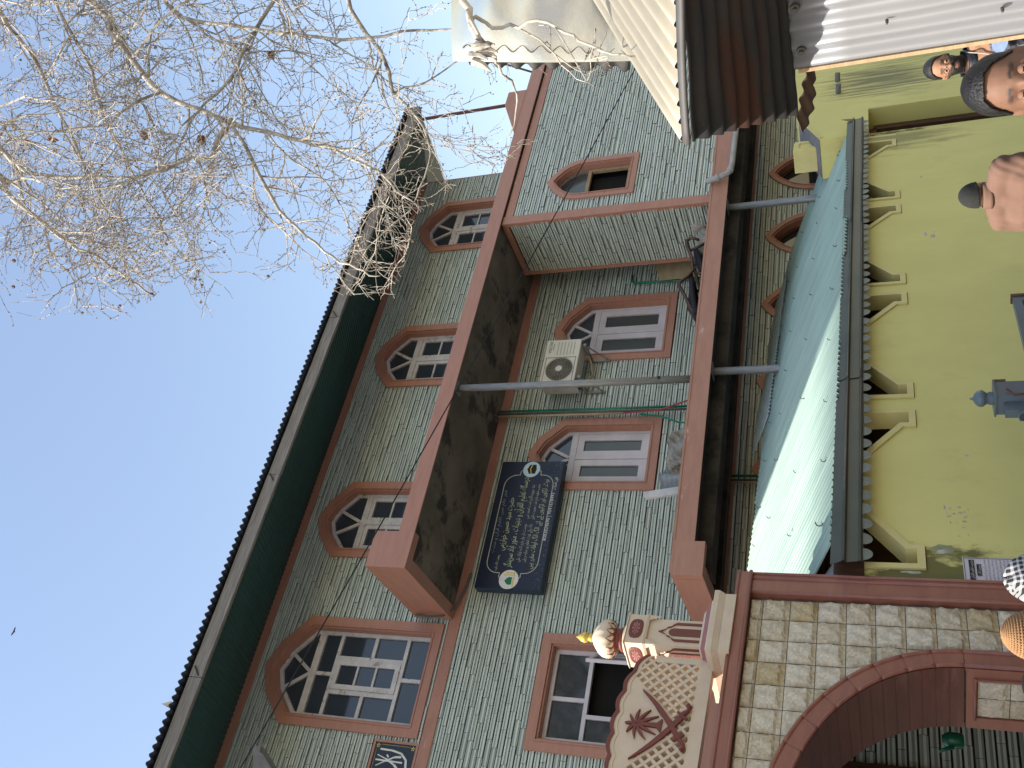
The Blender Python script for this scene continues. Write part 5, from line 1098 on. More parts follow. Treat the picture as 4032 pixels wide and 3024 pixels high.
def twig(p, d, ln, r, lvl):
    """zig-zag shoot with buds and side shoots"""
    global ntw
    n = max(3, int(ln/.055)); pts = [p]; q = p.copy(); dd = d.copy(); side = tr.choice((-1, 1)); ax = unit(np.cross(d, tr.normal(size=3)))
    for i in range(n):
        dd = unit(dd + ax*side*.32 + tr.normal(size=3)*.12 + np.array((0, 0, -.03 + .05*math.sin(i)))); side = -side
        q = q + dd*ln/n; 
        if not within(q): break
        pts.append(q.copy())
    if len(pts) < 3: return
    m = len(pts); tw.tube(pts, list(np.linspace(r, max(r*.5, .002), m)), 4, cap=False); ntw += 1
    for i in range(1, m):
        if tr.random() < .55: budat(pts[i], unit(pts[i]-pts[i-1] + tr.normal(size=3)*.5), tr.uniform(.007, .012))
        if lvl > 0 and tr.random() < (.50 if lvl > 1 else .30): twig(pts[i], unit(unit(pts[i]-pts[i-1])*.6 + tr.normal(size=3)*.7 + np.array((-.12, .05, -.12))), ln*tr.uniform(.30, .6), r*.62, lvl-1)
    tips.append(pts[-1])
def branch(p, d, ln, r):
    n = max(4, int(ln/.11)); pts = [p]; q = p.copy(); dd = d.copy()
    for i in range(n):
        dd = unit(dd + tr.normal(size=3)*.20 + np.array((-.02, .01, -.02))); q = q + dd*ln/n
        if not within(q): break
        pts.append(q.copy())
    if len(pts) < 3: return
    m = len(pts); rr = list(np.linspace(r, max(.003, r*.3), m)); tw.tube(pts, rr, 5, cap=False)
    for i in range(1, m):
        if tr.random() < .80: twig(pts[i], unit(unit(pts[i]-pts[i-1])*.55 + tr.normal(size=3)*.75 + np.array((-.12, .05, -.10))), tr.uniform(.18, .60), min(.0062, max(.0035, rr[i]*.8)), 2)
for li, (P, r0, r1) in enumerate(LIMBS):
    S_ = smooth_path(P); n = len(S_); S_ = S_ + tr.normal(size=S_.shape)*.008; rad = np.linspace(r0, r1, n); lm.tube(list(S_), list(rad), 9)
    acc = 0
    for i in range(2, n):
        acc += np.linalg.norm(S_[i]-S_[i-1])
        while acc > .20:
            acc -= .20; d = unit(unit(S_[i]-S_[i-1])*.6 + tr.normal(size=3)*.8 + np.array((-.20, .10, -.18)))
            if (S_[i][2] < 6.4 and tr.random() < .45) or (li >= 11 and tr.random() < .45): continue
            if li != 4 and (within(S_[i]) or tr.random() < .15): branch(S_[i], d, tr.uniform(.5, 1.7), min(.013, rad[i]*.55))
    if li != 4: branch(S_[-1], unit(S_[-1]-S_[-3]), .7, r1)
tw.build('twigs', 'twig_bark', tree)['kind'] = 'stuff'; bu.build('buds', 'bud', tree)['kind'] = 'stuff'
lm.build('trunk', 'bark', tree, smooth=True)
x_, y_, z_ = 3.51, 2.18, 3.78; mb = MB(); rs = np.random.default_rng(2)
for k in range(9): a_ = rs.normal(size=3)*.016; mb.tube([(x_+a_[0], y_+a_[1], z_+a_[2]+.03), (x_+a_[0]*1.6, y_+a_[1]*1.5, z_+a_[2]-.02), (x_+a_[0]*2.0-.02, y_+a_[1]*2, z_+a_[2]-.06)], [.020, .016, .004], 6)
mb.build('broken_stub', 'bark', tree)
sb_ = None; tb = Vector(BASE[tree.as_pointer()]); tr.shuffle(tips)
low = sorted(tips[:1500], key=lambda p: (p-np.array((0, 0, 2.15))) @ AXR / ((p-np.array((0, 0, 2.15))) @ AXF))
for p in list(low[:170:4]) + tips[:20]:
    loc = Vector(p) + Vector((tr.normal()*.02, tr.normal()*.02, -.035)) - tb
    if sb_ is None: mb = MB(); mb.lathe([(.001, -.013), (.008, -.010), (.013, 0), (.008, .010), (.001, .013)], (0, 0, 0), 8); mb.tube([(0, 0, .012), (.005, 0, .035)], .0015, 4); sb_ = mb.build('seed_ball', 'bud', None); sb_.parent = tree; sb_.location = loc
    else: share(sb_, tree, loc, scale=(tr.uniform(.8, 1.2),)*3)
lf = None
for p in tips[60:66]:
    loc = Vector(p) - tb
    if lf is None:
        mb = MB(); mb.patch(lambda u, v: ((u-.5)*.07*(1-.5*abs(v-.5)), .018*math.sin(6*u)*math.cos(4*v), (v-.5)*.08), 6, 6); lf = mb.build('dry_leaf', 'dry_leaf', None); lf.parent = tree; lf.location = loc
    else: share(lf, tree, loc, (tr.uniform(0, 6), tr.uniform(0, 6), tr.uniform(0, 6)))
print('twigs', ntw, len(tw.f), len(bu.f))
# ------------------------------------------------------------------ people
def skin_mat(name, skin, beard, lips):
    m = bpy.data.materials.new(name); m.use_nodes = True; N = m.node_tree.nodes; L = m.node_tree.links; b = N['Principled BSDF']
    at = N.new('ShaderNodeAttribute'); at.attribute_name = 'tone'; nz = N.new('ShaderNodeTexNoise'); nz.inputs['Scale'].default_value = 60; nz.inputs['Detail'].default_value = 5
    tc = N.new('ShaderNodeTexCoord'); L.new(tc.outputs['Object'], nz.inputs['Vector'])
    sp = N.new('ShaderNodeSeparateColor'); L.new(at.outputs['Color'], sp.inputs[0])
    m1 = N.new('ShaderNodeMix'); m1.data_type = 'RGBA'; m1.inputs['A'].default_value = (*skin, 1); m1.inputs['B'].default_value = (*[c*.8 for c in skin], 1); L.new(nz.outputs['Fac'], m1.inputs['Factor'])
    m2 = N.new('ShaderNodeMix'); m2.data_type = 'RGBA'; L.new(m1.outputs['Result'], m2.inputs['A']); m2.inputs['B'].default_value = (*beard, 1); L.new(sp.outputs[0], m2.inputs['Factor'])
    m3 = N.new('ShaderNodeMix'); m3.data_type = 'RGBA'; L.new(m2.outputs['Result'], m3.inputs['A']); m3.inputs['B'].default_value = (*lips, 1); L.new(sp.outputs[1], m3.inputs['Factor'])
    L.new(m3.outputs['Result'], b.inputs['Base Color']); b.inputs['Roughness'].default_value = .62; b.inputs['Specular IOR Level'].default_value = .3; b.inputs['Subsurface Weight'].default_value = .08; b.inputs['Subsurface Radius'].default_value = (.01, .004, .002)
    bp = N.new('ShaderNodeBump'); bp.inputs['Strength'].default_value = .12; bp.inputs['Distance'].default_value = .004; L.new(nz.outputs['Fac'], bp.inputs['Height']); L.new(bp.outputs[0], b.inputs['Normal'])
    MATS[name] = m
skin_mat('skin_a', (0.20, 0.105, 0.066), (0.012, 0.010, 0.010), (0.20, 0.08, 0.065)); skin_mat('skin_b', (0.40, 0.22, 0.135), (0.02, 0.018, 0.017), (0.24, .10, .08))  # skin_a is darkened: the near man's facial shade is in the colour
def check_mat(name, c1, c2, scale, w1, rough=.9, axes=(0, 2), wob=0.0, both=True):
    """woven check: two crossing stripe sets in object space"""
    m = bpy.data.materials.new(name); m.use_nodes = True; N = m.node_tree.nodes; L = m.node_tree.links; b = N['Principled BSDF']; b.inputs['Roughness'].default_value = rough
    tc = N.new('ShaderNodeTexCoord'); vec = tc.outputs['Object']
    if wob:
        nz = N.new('ShaderNodeTexNoise'); nz.inputs['Scale'].default_value = 6; L.new(vec, nz.inputs['Vector']); sc = N.new('ShaderNodeVectorMath'); sc.operation = 'SCALE'; L.new(nz.outputs['Color'], sc.inputs[0]); sc.inputs['Scale'].default_value = wob
        ad = N.new('ShaderNodeVectorMath'); L.new(vec, ad.inputs[0]); L.new(sc.outputs[0], ad.inputs[1]); vec = ad.outputs[0]
    sx = N.new('ShaderNodeSeparateXYZ'); L.new(vec, sx.inputs[0]); outs = []
    for a in axes:
        ml = N.new('ShaderNodeMath'); ml.operation = 'MULTIPLY'; ml.inputs[1].default_value = scale; L.new(sx.outputs[a], ml.inputs[0])
        fr = N.new('ShaderNodeMath'); fr.operation = 'FRACT'; L.new(ml.outputs[0], fr.inputs[0]); lt = N.new('ShaderNodeMath'); lt.operation = 'LESS_THAN'; L.new(fr.outputs[0], lt.inputs[0]); lt.inputs[1].default_value = w1; outs.append(lt.outputs[0])
    mx = N.new('ShaderNodeMath'); mx.operation = 'ADD' if both else 'MAXIMUM'; L.new(outs[0], mx.inputs[0]); L.new(outs[1], mx.inputs[1])
    if both: h = N.new('ShaderNodeMath'); h.operation = 'MULTIPLY'; h.inputs[1].default_value = .5; L.new(mx.outputs[0], h.inputs[0]); mx = h
    mc = N.new('ShaderNodeMix'); mc.data_type = 'RGBA'; L.new(mx.outputs[0], mc.inputs['Factor']); mc.inputs['A'].default_value = (*c1, 1); mc.inputs['B'].default_value = (*c2, 1); L.new(mc.outputs['Result'], b.inputs['Base Color']); MATS[name] = m
check_mat('shirt_check', (0.155, 0.155, 0.185), (0.045, 0.045, 0.065), 34, .12, both=False); check_mat('keffiyeh', (0.50, 0.50, 0.49), (0.015, 0.015, 0.017), 42, .58, wob=.06, axes=(0, 2))
mat('jacket_brown', (0.20, 0.115, 0.082), (0.17, 0.098, 0.07), .9, 6, bump=.15, bscale=200); mat('jacket_black', (0.018, 0.02, 0.028), (0.012, .014, .02), .45, 6, bump=.3, bscale=30); mat('trouser', (0.04, 0.042, 0.055), None, .9, 6); mat('cloth_grey', (0.12, 0.12, 0.125), None, .9, 6); mat('cloth_white', (0.5, 0.5, 0.48), None, .9, 6)
mat('hair', (0.014, 0.013, 0.013), (0.007, 0.007, 0.008), .5, 60, (1, 1, .3), bump=.6, bscale=160); mat('hair_grey', (0.03, 0.029, 0.029), (0.008, .008, .009), .5, 50, (1, 1, .4), bump=.6, bscale=140); mat('eye_white', (0.34, 0.30, 0.28), None, .2, 6); mat('iris', (0.018, 0.010, 0.007), None, .1, 6)
mat('cap_charcoal', (0.028, 0.030, 0.028), (0.02, .021, .02), .95, 40, (1, 1, 4), bump=.4, bscale=120); mat('shoe', (.02, .018, .016), None, .5); mat('lanyard', (.5, .45, .35), None, .6)
def capsule(mb, p, q, r0, r1, n=14, flat=None):
    """tapered limb with round ends; flat squeezes it front to back"""
    p, q = np.array(p, float), np.array(q, float); t = unit(q-p); up = np.array((0, 1.0, 0)) if abs(t[1]) < .9 else np.array((1.0, 0, 0)); a = unit(np.cross(up, t)); b = np.cross(t, a); k = len(mb.v); rings = []
    for s in (-1, -.9, -.7, -.35, 0): rings.append((p + t*r0*s, r0*math.sqrt(max(0.0004, 1-s*s))))
    for s in (0, .35, .7, .9, 1): rings.append((q + t*r1*s, r1*math.sqrt(max(.0004, 1-s*s))))
    for c0, r in rings:
        for j in range(n): al = 2*math.pi*j/n; mb.v.append(tuple(c0 + r*(math.cos(al)*a + math.sin(al)*b*(flat or 1))))
    m = len(rings)
    for i in range(m-1):
        for j in range(n): mb.f.append((k+i*n+j, k+i*n+(j+1) % n, k+(i+1)*n+(j+1) % n, k+(i+1)*n+j)); mb.m.append(0)
    mb.f.append(tuple(k+j for j in range(n))[::-1]); mb.m.append(0); mb.f.append(tuple(k+(m-1)*n+j for j in range(n))); mb.m.append(0)
def ball(mb, c0, rad, n=20):
    mb.patch(lambda u, v: (c0[0]+rad[0]*math.cos(2*math.pi*u)*math.sin(math.pi*(.002+.996*v)), c0[1]+rad[1]*math.sin(2*math.pi*u)*math.sin(math.pi*(.002+.996*v)), c0[2]-rad[2]*math.cos(math.pi*(.002+.996*v))), n, n//2)
def fuse(mb, voxel, it=4, fac=.5):
    """one continuous surface from overlapping volumes"""
    me = bpy.data.meshes.new('fuse'); me.from_pydata(mb.v, [], mb.f); o = bpy.data.objects.new('fuse', me); COL.objects.link(o)
    import bmesh as _b
    bm = _b.new(); bm.from_mesh(me); _b.ops.remove_doubles(bm, verts=bm.verts, dist=1e-5); _b.ops.recalc_face_normals(bm, faces=bm.faces); bm.to_mesh(me); bm.free()
    r = o.modifiers.new('r', 'REMESH'); r.mode = 'VOXEL'; r.voxel_size = voxel; s = o.modifiers.new('s', 'SMOOTH'); s.iterations = it; s.factor = fac
    dg = bpy.context.evaluated_depsgraph_get(); out = bpy.data.meshes.new_from_object(o.evaluated_get(dg)); COL.objects.unlink(o); bpy.data.objects.remove(o); return out
def mesh_arrays(me):
    V = np.zeros(len(me.vertices)*3); me.vertices.foreach_get('co', V); return V.reshape(-1, 3)
def set_tone(me, T):
    at = me.color_attributes.new('tone', 'FLOAT_COLOR', 'POINT'); A = np.zeros((len(T), 4)); A[:, :2] = T; A[:, 3] = 1; at.data.foreach_set('color', A.ravel())
def normals(me):
    Nn = np.zeros(len(me.vertices)*3); me.vertices.foreach_get('normal', Nn); return Nn.reshape(-1, 3)
HC = np.array((0, .02, 1.635))
ARM = {'down': ((.20, -.01, 1.43), (.255, -.045, 1.13), (.265, .05, .89)), 'bar': ((.20, -.01, 1.41), (.29, .10, 1.15), (.33, .36, 1.08)), 'fold': ((.20, -.01, 1.41), (.27, .0, 1.13), (.10, .20, 1.10))}
def hand(mb, w, d, side):
    """palm, four curled fingers and a thumb leaving the side of the palm"""
    d = unit(np.array(d)); sdv = np.array((side, 0, 0)); ac = unit(np.cross(d, sdv)); pc = np.array(w) + d*.045; capsule(mb, np.array(w), pc + d*.02, .026, .034, 10, .6)
    for i, (o_, l_) in enumerate(((-.027, .070), (-.009, .080), (.009, .075), (.026, .058))):
        b0 = pc + d*.038 + ac*o_; k1 = b0 + d*l_*.45; k2 = k1 + unit(d*.6 - sdv*.7)*l_*.35; k3 = k2 + unit(d*.1 - sdv)*l_*.25
        capsule(mb, b0, k1, .0095, .009, 8); capsule(mb, k1, k2, .009, .0085, 8); capsule(mb, k2, k3, .0085, .0075, 8)
    t0 = pc - d*.015 - ac*.028; t1 = t0 - ac*.022 + d*.025; capsule(mb, t0, t1, .012, .0105, 8); capsule(mb, t1, t1 + d*.028 - ac*.004 - sdv*.006, .0105, .009, 8)
def person(label, pos, z_top, heading, top='jacket_brown', skin='skin_a', hair='short', arms='down', voxel=.010, beard=0.0, turn=0.0, nod=0.0, group=None, build=1.0, open_front=False, inner=None, drop=0.0, lift=0.0):
    p = thing('person', label, 'person', (0, 0, 0)); p.location = (pos[0], pos[1], 0); k = z_top/1.765; p.scale = (k, k, k); p.rotation_euler = (0, 0, heading - math.pi/2)
    B = MB(); A = ARM[arms]
    for s in (-1, 1):
        capsule(B, (s*.095, 0, .90), (s*.10, .015, .49), .088, .058); capsule(B, (s*.10, .015, .49), (s*.105, -.02, .09), .058, .040); capsule(B, (s*.105, -.03, .045), (s*.115, .15, .035), .042, .036, flat=.9)
        sh, el, wr = [np.array((s*q[0], q[1], q[2])) for q in A]; capsule(B, sh, el, .050, .041); capsule(B, el, wr, .041, .027); hand(B, wr, unit(wr-el), s); capsule(B, (s*.05, -.01, 1.43), sh, .065, .058)
    capsule(B, (-.07, 0, .95), (.07, 0, .95), .125, .125); capsule(B, (-.05, 0, 1.13), (.05, 0, 1.13), .115, .115); capsule(B, (-.075, 0, 1.31), (.075, 0, 1.31), .115, .115); capsule(B, (0, 0, .95), (0, 0, 1.35), .12, .12)
    capsule(B, (0, -.018, 1.42), (0, .002, 1.57), .068, .062)
    HB = MB(); ball(HB, (0, .005, 1.655), (.076, .096, .108)); ball(HB, (0, .045, 1.585), (.060, .062, .060)); ball(HB, (0, .030, 1.62), (.070, .075, .08)); ball(HB, (0, .062, 1.545), (.032, .028, .022))
    for s in (-1, 1): ball(HB, (s*.079, .002, 1.628), (.010, .020, .031), 14); ball(HB, (s*.030, .055, 1.60), (.030, .035, .030), 12)
    ct, st_ = math.cos(turn), math.sin(turn); cn, sn = math.cos(nod), math.sin(nod); piv = np.array((0, 0, 1.56))
    def hrot(v):
        q = np.array(v) - piv; q = np.array((q[0], q[1]*cn + q[2]*sn, -q[1]*sn + q[2]*cn)); return np.array((q[0]*ct - q[1]*st_, q[0]*st_ + q[1]*ct, q[2])) + piv
    B.add([tuple(hrot(v)) for v in HB.v], HB.f)
    me = fuse(B, voxel, 5, .5); V = mesh_arrays(me)
    Q = V - piv; Q = np.stack((Q[:, 0]*ct + Q[:, 1]*st_, -Q[:, 0]*st_ + Q[:, 1]*ct, Q[:, 2]), 1); Q = np.stack((Q[:, 0], Q[:, 1]*cn - Q[:, 2]*sn, Q[:, 1]*sn + Q[:, 2]*cn), 1) + piv - HC
    g = lambda x, z, sx, sz: np.exp(-((np.abs(Q[:, 0]) - x)/sx)**2 - ((Q[:, 2] - z)/sz)**2); fr = (Q[:, 1] > .02) & (Q[:, 2] > -.13)
    d = np.zeros(len(V)); d += -.013*g(.031, -.004, .017, .014) + .005*g(.030, .022, .024, .007) + .020*g(0, -.036, .011, .013) + .013*g(0, -.014, .008, .018) + .006*g(.013, -.038, .008, .008) + .006*g(0, -.064, .022, .006) + .005*g(0, -.077, .018, .006) - .004*g(0, -.071, .022, .003) + .005*g(0, -.10, .02, .014) + .003*g(.045, -.03, .018, .02)
    fd = hrot((0, 1, 0) + piv) - piv; V = V + np.where(fr, d, 0)[:, None]*fd[None, :]; me.vertices.foreach_set('co', V.ravel()); me.update()
    low = np.clip((-.028 - Q[:, 2] + .25*np.abs(Q[:, 0]))/.012, 0, 1)*(Q[:, 1] > -.03 - 1.0*(Q[:, 2] < -.06)*0)*(Q[:, 2] > -.145); mous = np.exp(-((Q[:, 2]+.054)/.007)**2)*(np.abs(Q[:, 0]) < .03)
    brow = np.exp(-((Q[:, 2]-.024-.12*np.abs(Q[:, 0])*(np.abs(Q[:, 0]) < .03))/.0062)**2)*np.clip((np.abs(Q[:, 0])-.008)/.006, 0, 1)*np.clip((.056-np.abs(Q[:, 0]))/.012, 0, 1)*(Q[:, 1] > .03)*1.0
    lip = np.exp(-((Q[:, 2]+.071)/.009)**2)*(np.abs(Q[:, 0]) < .024)*fr; stub = np.clip(np.maximum(low*beard*(1-lip), mous*beard*fr), 0, 1)
    nape = ((Q[:, 1] < -.02) & (Q[:, 2] < .0) & (Q[:, 2] > -.055))*.75*(hair in ('short', 'cap')); sc = ((Q[:, 2] > .02) & (Q[:, 1] < .035))*.8
    set_tone(me, np.stack((np.clip(np.maximum.reduce([stub, brow, nape, sc*0]), 0, 1), lip*.8), 1)); me.materials.append(MATS[skin]); me.polygons.foreach_set('use_smooth', [True]*len(me.polygons))
    body = bpy.data.objects.new('body', me); COL.objects.link(body); body.parent = p
    def shell(name, mk, off, m, rough_=0.0, smooth_=True, rot=True):
        """piece grown outwards from part of the body's surface"""
        nn = normals(me); keepv = mk(Q); vi = [tuple(pl.vertices) for pl in me.polygons if all(keepv[v] for v in pl.vertices)]
        idx = sorted({v for f in vi for v in f}); mp_ = {v: i for i, v in enumerate(idx)}; P = V[idx] + nn[idx]*(off(Q[idx]) if callable(off) else off)[..., None] if callable(off) else V[idx] + nn[idx]*off
        if rough_: r = np.random.default_rng(5); P = P + nn[idx]*(rough_*(np.sin(P[:, 0]*190+P[:, 2]*160)*np.sin(P[:, 1]*210-P[:, 2]*90) + r.normal(size=len(P))*.5))[:, None]
        m2 = bpy.data.meshes.new(name); m2.from_pydata([tuple(q) for q in P], [], [tuple(mp_[v] for v in f) for f in vi]); m2.materials.append(MATS[m]); m2.polygons.foreach_set('use_smooth', [smooth_]*len(m2.polygons))
        o = bpy.data.objects.new(name, m2); COL.objects.link(o); o.parent = p; sm = o.modifiers.new('s', 'SMOOTH'); sm.factor = .5; sm.iterations = 5; sd = o.modifiers.new('t', 'SOLIDIFY'); sd.thickness = .004; sd.offset = -1; return o
    hl = lambda Q: (Q[:, 2] > np.interp(Q[:, 1], [-.12, -.06, -.02, .03, .055, .075, .11], [-.055, -.045, .0, .024, .072, .088, .096])) & ~((np.abs(Q[:, 0]) > .082) & (Q[:, 2] < .03))
    thick = lambda Q: .003 + .010*np.clip((Q[:, 2]-.01)/.06, 0, 1)
    if hair == 'short': shell('hair', hl, thick, 'hair', .0007)
    elif hair == 'grey': shell('hair', hl, thick, 'hair_grey', .0006)
    elif hair == 'bushy': shell('hair', lambda Q: Q[:, 2] > np.interp(Q[:, 1], [-.12, 0, .05, .11], [-.09, -.03, .03, .06]), lambda Q: .012 + .028*np.clip((Q[:, 2]+.06)/.1, 0, 1), 'hair', .0035)
    elif hair == 'cap': shell('skullcap', lambda Q: Q[:, 2] > .012 + .12*Q[:, 1], .010, 'cap_charcoal', .0006)
    elif hair == 'knit': pass
    if beard > .8: shell('beard', lambda Q: (Q[:, 2] < -.034 - .10*np.maximum(0, .045-np.abs(Q[:, 0])) + .35*np.maximum(0, np.abs(Q[:, 0])-.045)) & (Q[:, 2] > -.125) & (Q[:, 1] > .005) & ~((np.abs(Q[:, 0]) < .021) & (np.abs(Q[:, 2]+.069) < .009)) & ~((np.abs(Q[:, 0]) < .012) & (Q[:, 2] > -.046)), .006, 'hair_grey', .0008)
    for s in (-1, 1):
        e0 = HC + np.array((s*.031, .0645, -.004)); mb = MB(); ball(mb, e0, (.0125,)*3, 14); mb.v = [tuple(hrot(v)) for v in mb.v]; o = mb.build('eye', 'eye_white', p, smooth=True); i0 = e0 + np.array((0, .0085, 0)); mb = MB(); ball(mb, i0, (.0074, .0046, .0074), 16); mb.v = [tuple(hrot(v)) for v in mb.v]; mb.build('iris', 'iris', o, smooth=True)
        mb = MB(); mb.patch(lambda u, v: tuple(hrot(e0 + .0139*np.array((math.cos(math.pi*u)*math.cos(v*1.15+.10), math.sin(math.pi*u)*math.cos(v*1.15+.10), math.sin(v*1.15+.10))))), 10, 5); mb.patch(lambda u, v: tuple(hrot(e0 + .0137*np.array((math.cos(math.pi*u)*math.cos(-.42-v*.85), math.sin(math.pi*u)*math.cos(-.42-v*.85), math.sin(-.42-v*.85))))), 10, 5); o = mb.build('eyelid', skin, p, smooth=True); set_tone(o.data, np.zeros((len(o.data.vertices), 2)))
    # clothes
    T = MB()
    for s in (-1, 1):
        sh, el, wr = [np.array((s*q[0], q[1], q[2])) for q in A]; capsule(T, sh, el, .074*build, .062); capsule(T, el, el + (wr-el)*.93, .062, .046); capsule(T, (s*.055, -.012, 1.465), sh + np.array((0, 0, .01)), .080*build, .078*build)
    capsule(T, (-.085, 0, .86), (.085, 0, .86), .15*build, .15*build); capsule(T, (-.08, 0, 1.10), (.08, 0, 1.10), .145*build, .145*build); capsule(T, (-.10, -.005, 1.30), (.10, -.005, 1.30), .142*build, .142*build); capsule(T, (0, 0, .86), (0, -.01, 1.40), .15, .11); capsule(T, (0, -.014, 1.46), (0, -.010, 1.53), .090, .082)
    tm = fuse(T, .014, 4, .5); TV = mesh_arrays(tm); nn = normals(tm)
    fold = .003*np.sin(TV[:, 2]*48 + 9*np.sin(TV[:, 0]*14) + 5*TV[:, 1]) * (np.abs(TV[:, 0]) > .17) + .0035*np.sin(TV[:, 0]*40 + TV[:, 2]*27 + 4*np.sin(TV[:, 2]*11)); TV = TV + nn*fold[:, None]
    tm.vertices.foreach_set('co', TV.ravel()); import bmesh as _b; bm = _b.new(); bm.from_mesh(tm)
    cut = lambda c_: (c_.z < .80) or (c_.z > 1.545 - drop - .10*max(0, c_.y)*6) or (open_front and c_.y > .02 and abs(c_.x) < .035 + .11*max(0, (c_.z-1.05))/.45 and abs(c_.x) < .12)
    _b.ops.delete(bm, geom=[f for f in bm.faces if cut(f.calc_center_median())], context='FACES'); bm.to_mesh(tm); bm.free(); tm.materials.append(MATS[top]); tm.polygons.foreach_set('use_smooth', [True]*len(tm.polygons))
    o = bpy.data.objects.new('jacket' if 'jacket' in top else 'shirt', tm); COL.objects.link(o); o.parent = p; sd = o.modifiers.new('t', 'SOLIDIFY'); sd.thickness = .008; sd.offset = -1; o.location.z = lift
    # collar
    col = MB(); col.patch(lambda u, v: (.092*math.cos(2*math.pi*u)*(1-.10*v), -.012 + .096*math.sin(2*math.pi*u)*(1-.12*v), 1.505 - drop - .045*max(0, math.sin(2*math.pi*u)) + .058*v), 36, 3)
    col.build('collar', top, p, smooth=True, solid=.006).location.z = lift
    if inner:
        I = MB(); capsule(I, (-.08, .0, .90), (.08, .0, .90), .138, .138); capsule(I, (-.09, 0, 1.28), (.09, 0, 1.28), .130, .130); capsule(I, (0, 0, .9), (0, -.01, 1.42), .13, .095); im = fuse(I, .014, 4); im.materials.append(MATS[inner]); im.polygons.foreach_set('use_smooth', [True]*len(im.polygons)); o = bpy.data.objects.new('shirt', im); COL.objects.link(o); o.parent = p
    L_ = MB()
    for s in (-1, 1): capsule(L_, (s*.09, 0, .90), (s*.105, .015, .49), .108, .082); capsule(L_, (s*.105, .015, .49), (s*.11, -.02, .12), .082, .072)
    capsule(L_, (-.06, 0, .93), (.06, 0, .93), .135, .135); lm_ = fuse(L_, .016, 3); lm_.materials.append(MATS['trouser']); lm_.polygons.foreach_set('use_smooth', [True]*len(lm_.polygons)); o = bpy.data.objects.new('trousers', lm_); COL.objects.link(o); o.parent = p
    for s in (-1, 1): mb = MB(); capsule(mb, (s*.105, -.035, .05), (s*.118, .165, .04), .052, .046, flat=.9); mb.build('shoe', 'shoe', p, smooth=True)
    return p, hrot
def face_to(a, b): return math.atan2(b[1]-a[1], b[0]-a[0])
# near man facing the camera
P1 = (2.47, 1.95); person('dark-haired man in the foreground looking at the viewer, cut off below the eyes', P1, 1.925, face_to(P1, (0, 0)) - .02, 'cloth_grey', 'skin_a', 'short', voxel=.0065, beard=.45, nod=-.06, lift=.02)
# bespectacled bearded man by the shed
P2 = (6.29, 4.74); m2, hr = person('bespectacled bearded man in black jacket, checked shirt and lanyard beside the tin shed', P2, 1.85, face_to(P2, (0, .6)) , 'jacket_black', 'skin_b', 'grey', 'down', voxel=.0075, beard=.85, turn=.08, drop=.03, open_front=True, inner='shirt_check')
gl = MB()
for s in (-1, 1):
    c0 = HC + np.array((s*.031, .098, -.006)); ring = [c0 + np.array((.021*math.cos(t), 0, .016*math.sin(t))) for t in np.linspace(0, 2*math.pi, 17)]; gl.tube([hr(q) for q in ring], .0018, 5); gl.tube([hr(HC + np.array((s*.052, .098, -.004))), hr(HC + np.array((s*.076, .06, .0))), hr(HC + np.array((s*.080, .0, .002)))], .0016, 5)
gl.tube([hr(HC + np.array((-.012, .1, -.003))), hr(HC + np.array((.012, .1, -.003)))], .0016, 5); gl.build('spectacles', 'black', m2)
ly = MB(); ly.tube([(-.075, .03, 1.50), (-.06, .10, 1.42), (-.03, .135, 1.32), (0, .15, 1.22), (0, .155, 1.08)], .004, 5); ly.tube([(.075, .03, 1.50), (.06, .10, 1.42), (.03, .135, 1.32), (0, .15, 1.22)], .004, 5); ly.build('lanyard', 'lanyard', m2)
# man in brown jacket and black skullcap, seen from behind
P3 = (5.02, 4.83); person('man in brown jacket and charcoal skullcap seen from behind before the yellow wall', P3, 1.70, face_to((0, 0), P3) - .55, 'jacket_brown', 'skin_b', 'cap', voxel=.009, beard=.7, build=1.08, lift=.06)
# three heads at the lower edge before the gate
P4 = (1.58, 3.80); p4, hr4 = person('person in tan open-knit cap standing before the gate, seen from behind', P4, 1.80, face_to((0, 0), P4), 'cloth_white', 'skin_b', 'knit', voxel=.011)
mat('knit_tan', (0.36, 0.20, 0.095), (0.29, 0.155, 0.07), .95, 20, bump=.3, bscale=150)
kn = MB(); nr_, nc = 16, 60
def dome(u, v, k=0.0): a = 2*math.pi*u; h = v*math.pi/2; return tuple(hr4(np.array((0, .0, 1.645)) + np.array((math.cos(a)*math.cos(h)*(.094+k), math.sin(a)*math.cos(h)*(.112+k), -.01 + math.sin(h)*(.135+k)))))
kn.patch(lambda u, v: dome(u, v, -.004), 48, 14); kn.build('knit_cap', 'knit_tan', p4, smooth=True)
kn = MB()
for i in range(nr_):
    v = (i+.3)/(nr_+1); kn.tube([dome(j/48 + .004*math.sin(j*math.pi), v + .008*(j % 2), .001) for j in range(49)], .0042, 5)
for j in range(44): kn.tube([dome(j/44 + .0, v, .0) for v in np.linspace(0, .97, 14)], .0032, 4)
kn.build('knit_cords', 'knit_tan', p4, smooth=True)
P5 = (1.90, 4.0); p5, hr5 = person('person with black-and-white checked scarf over the head beside the notice', P5, 1.75, face_to((0, 0), P5) + .3, 'cloth_grey', 'skin_b', 'none', voxel=.011)
sc = MB(); sc.patch(lambda u, v: tuple(hr5(np.array((0, -.005, 1.63)) + np.array((math.cos(2*math.pi*u)*math.cos((v-.45)*2.7)*(.115+.012*math.sin(14*u+9*v)), math.sin(2*math.pi*u)*math.cos((v-.45)*2.7)*(.125+.012*math.sin(17*u-6*v)), -.03 + math.sin((v-.45)*2.7)*.165 + .012*math.sin(22*u)*v)))), 60, 30); sc.build('scarf', 'keffiyeh', p5, smooth=True)
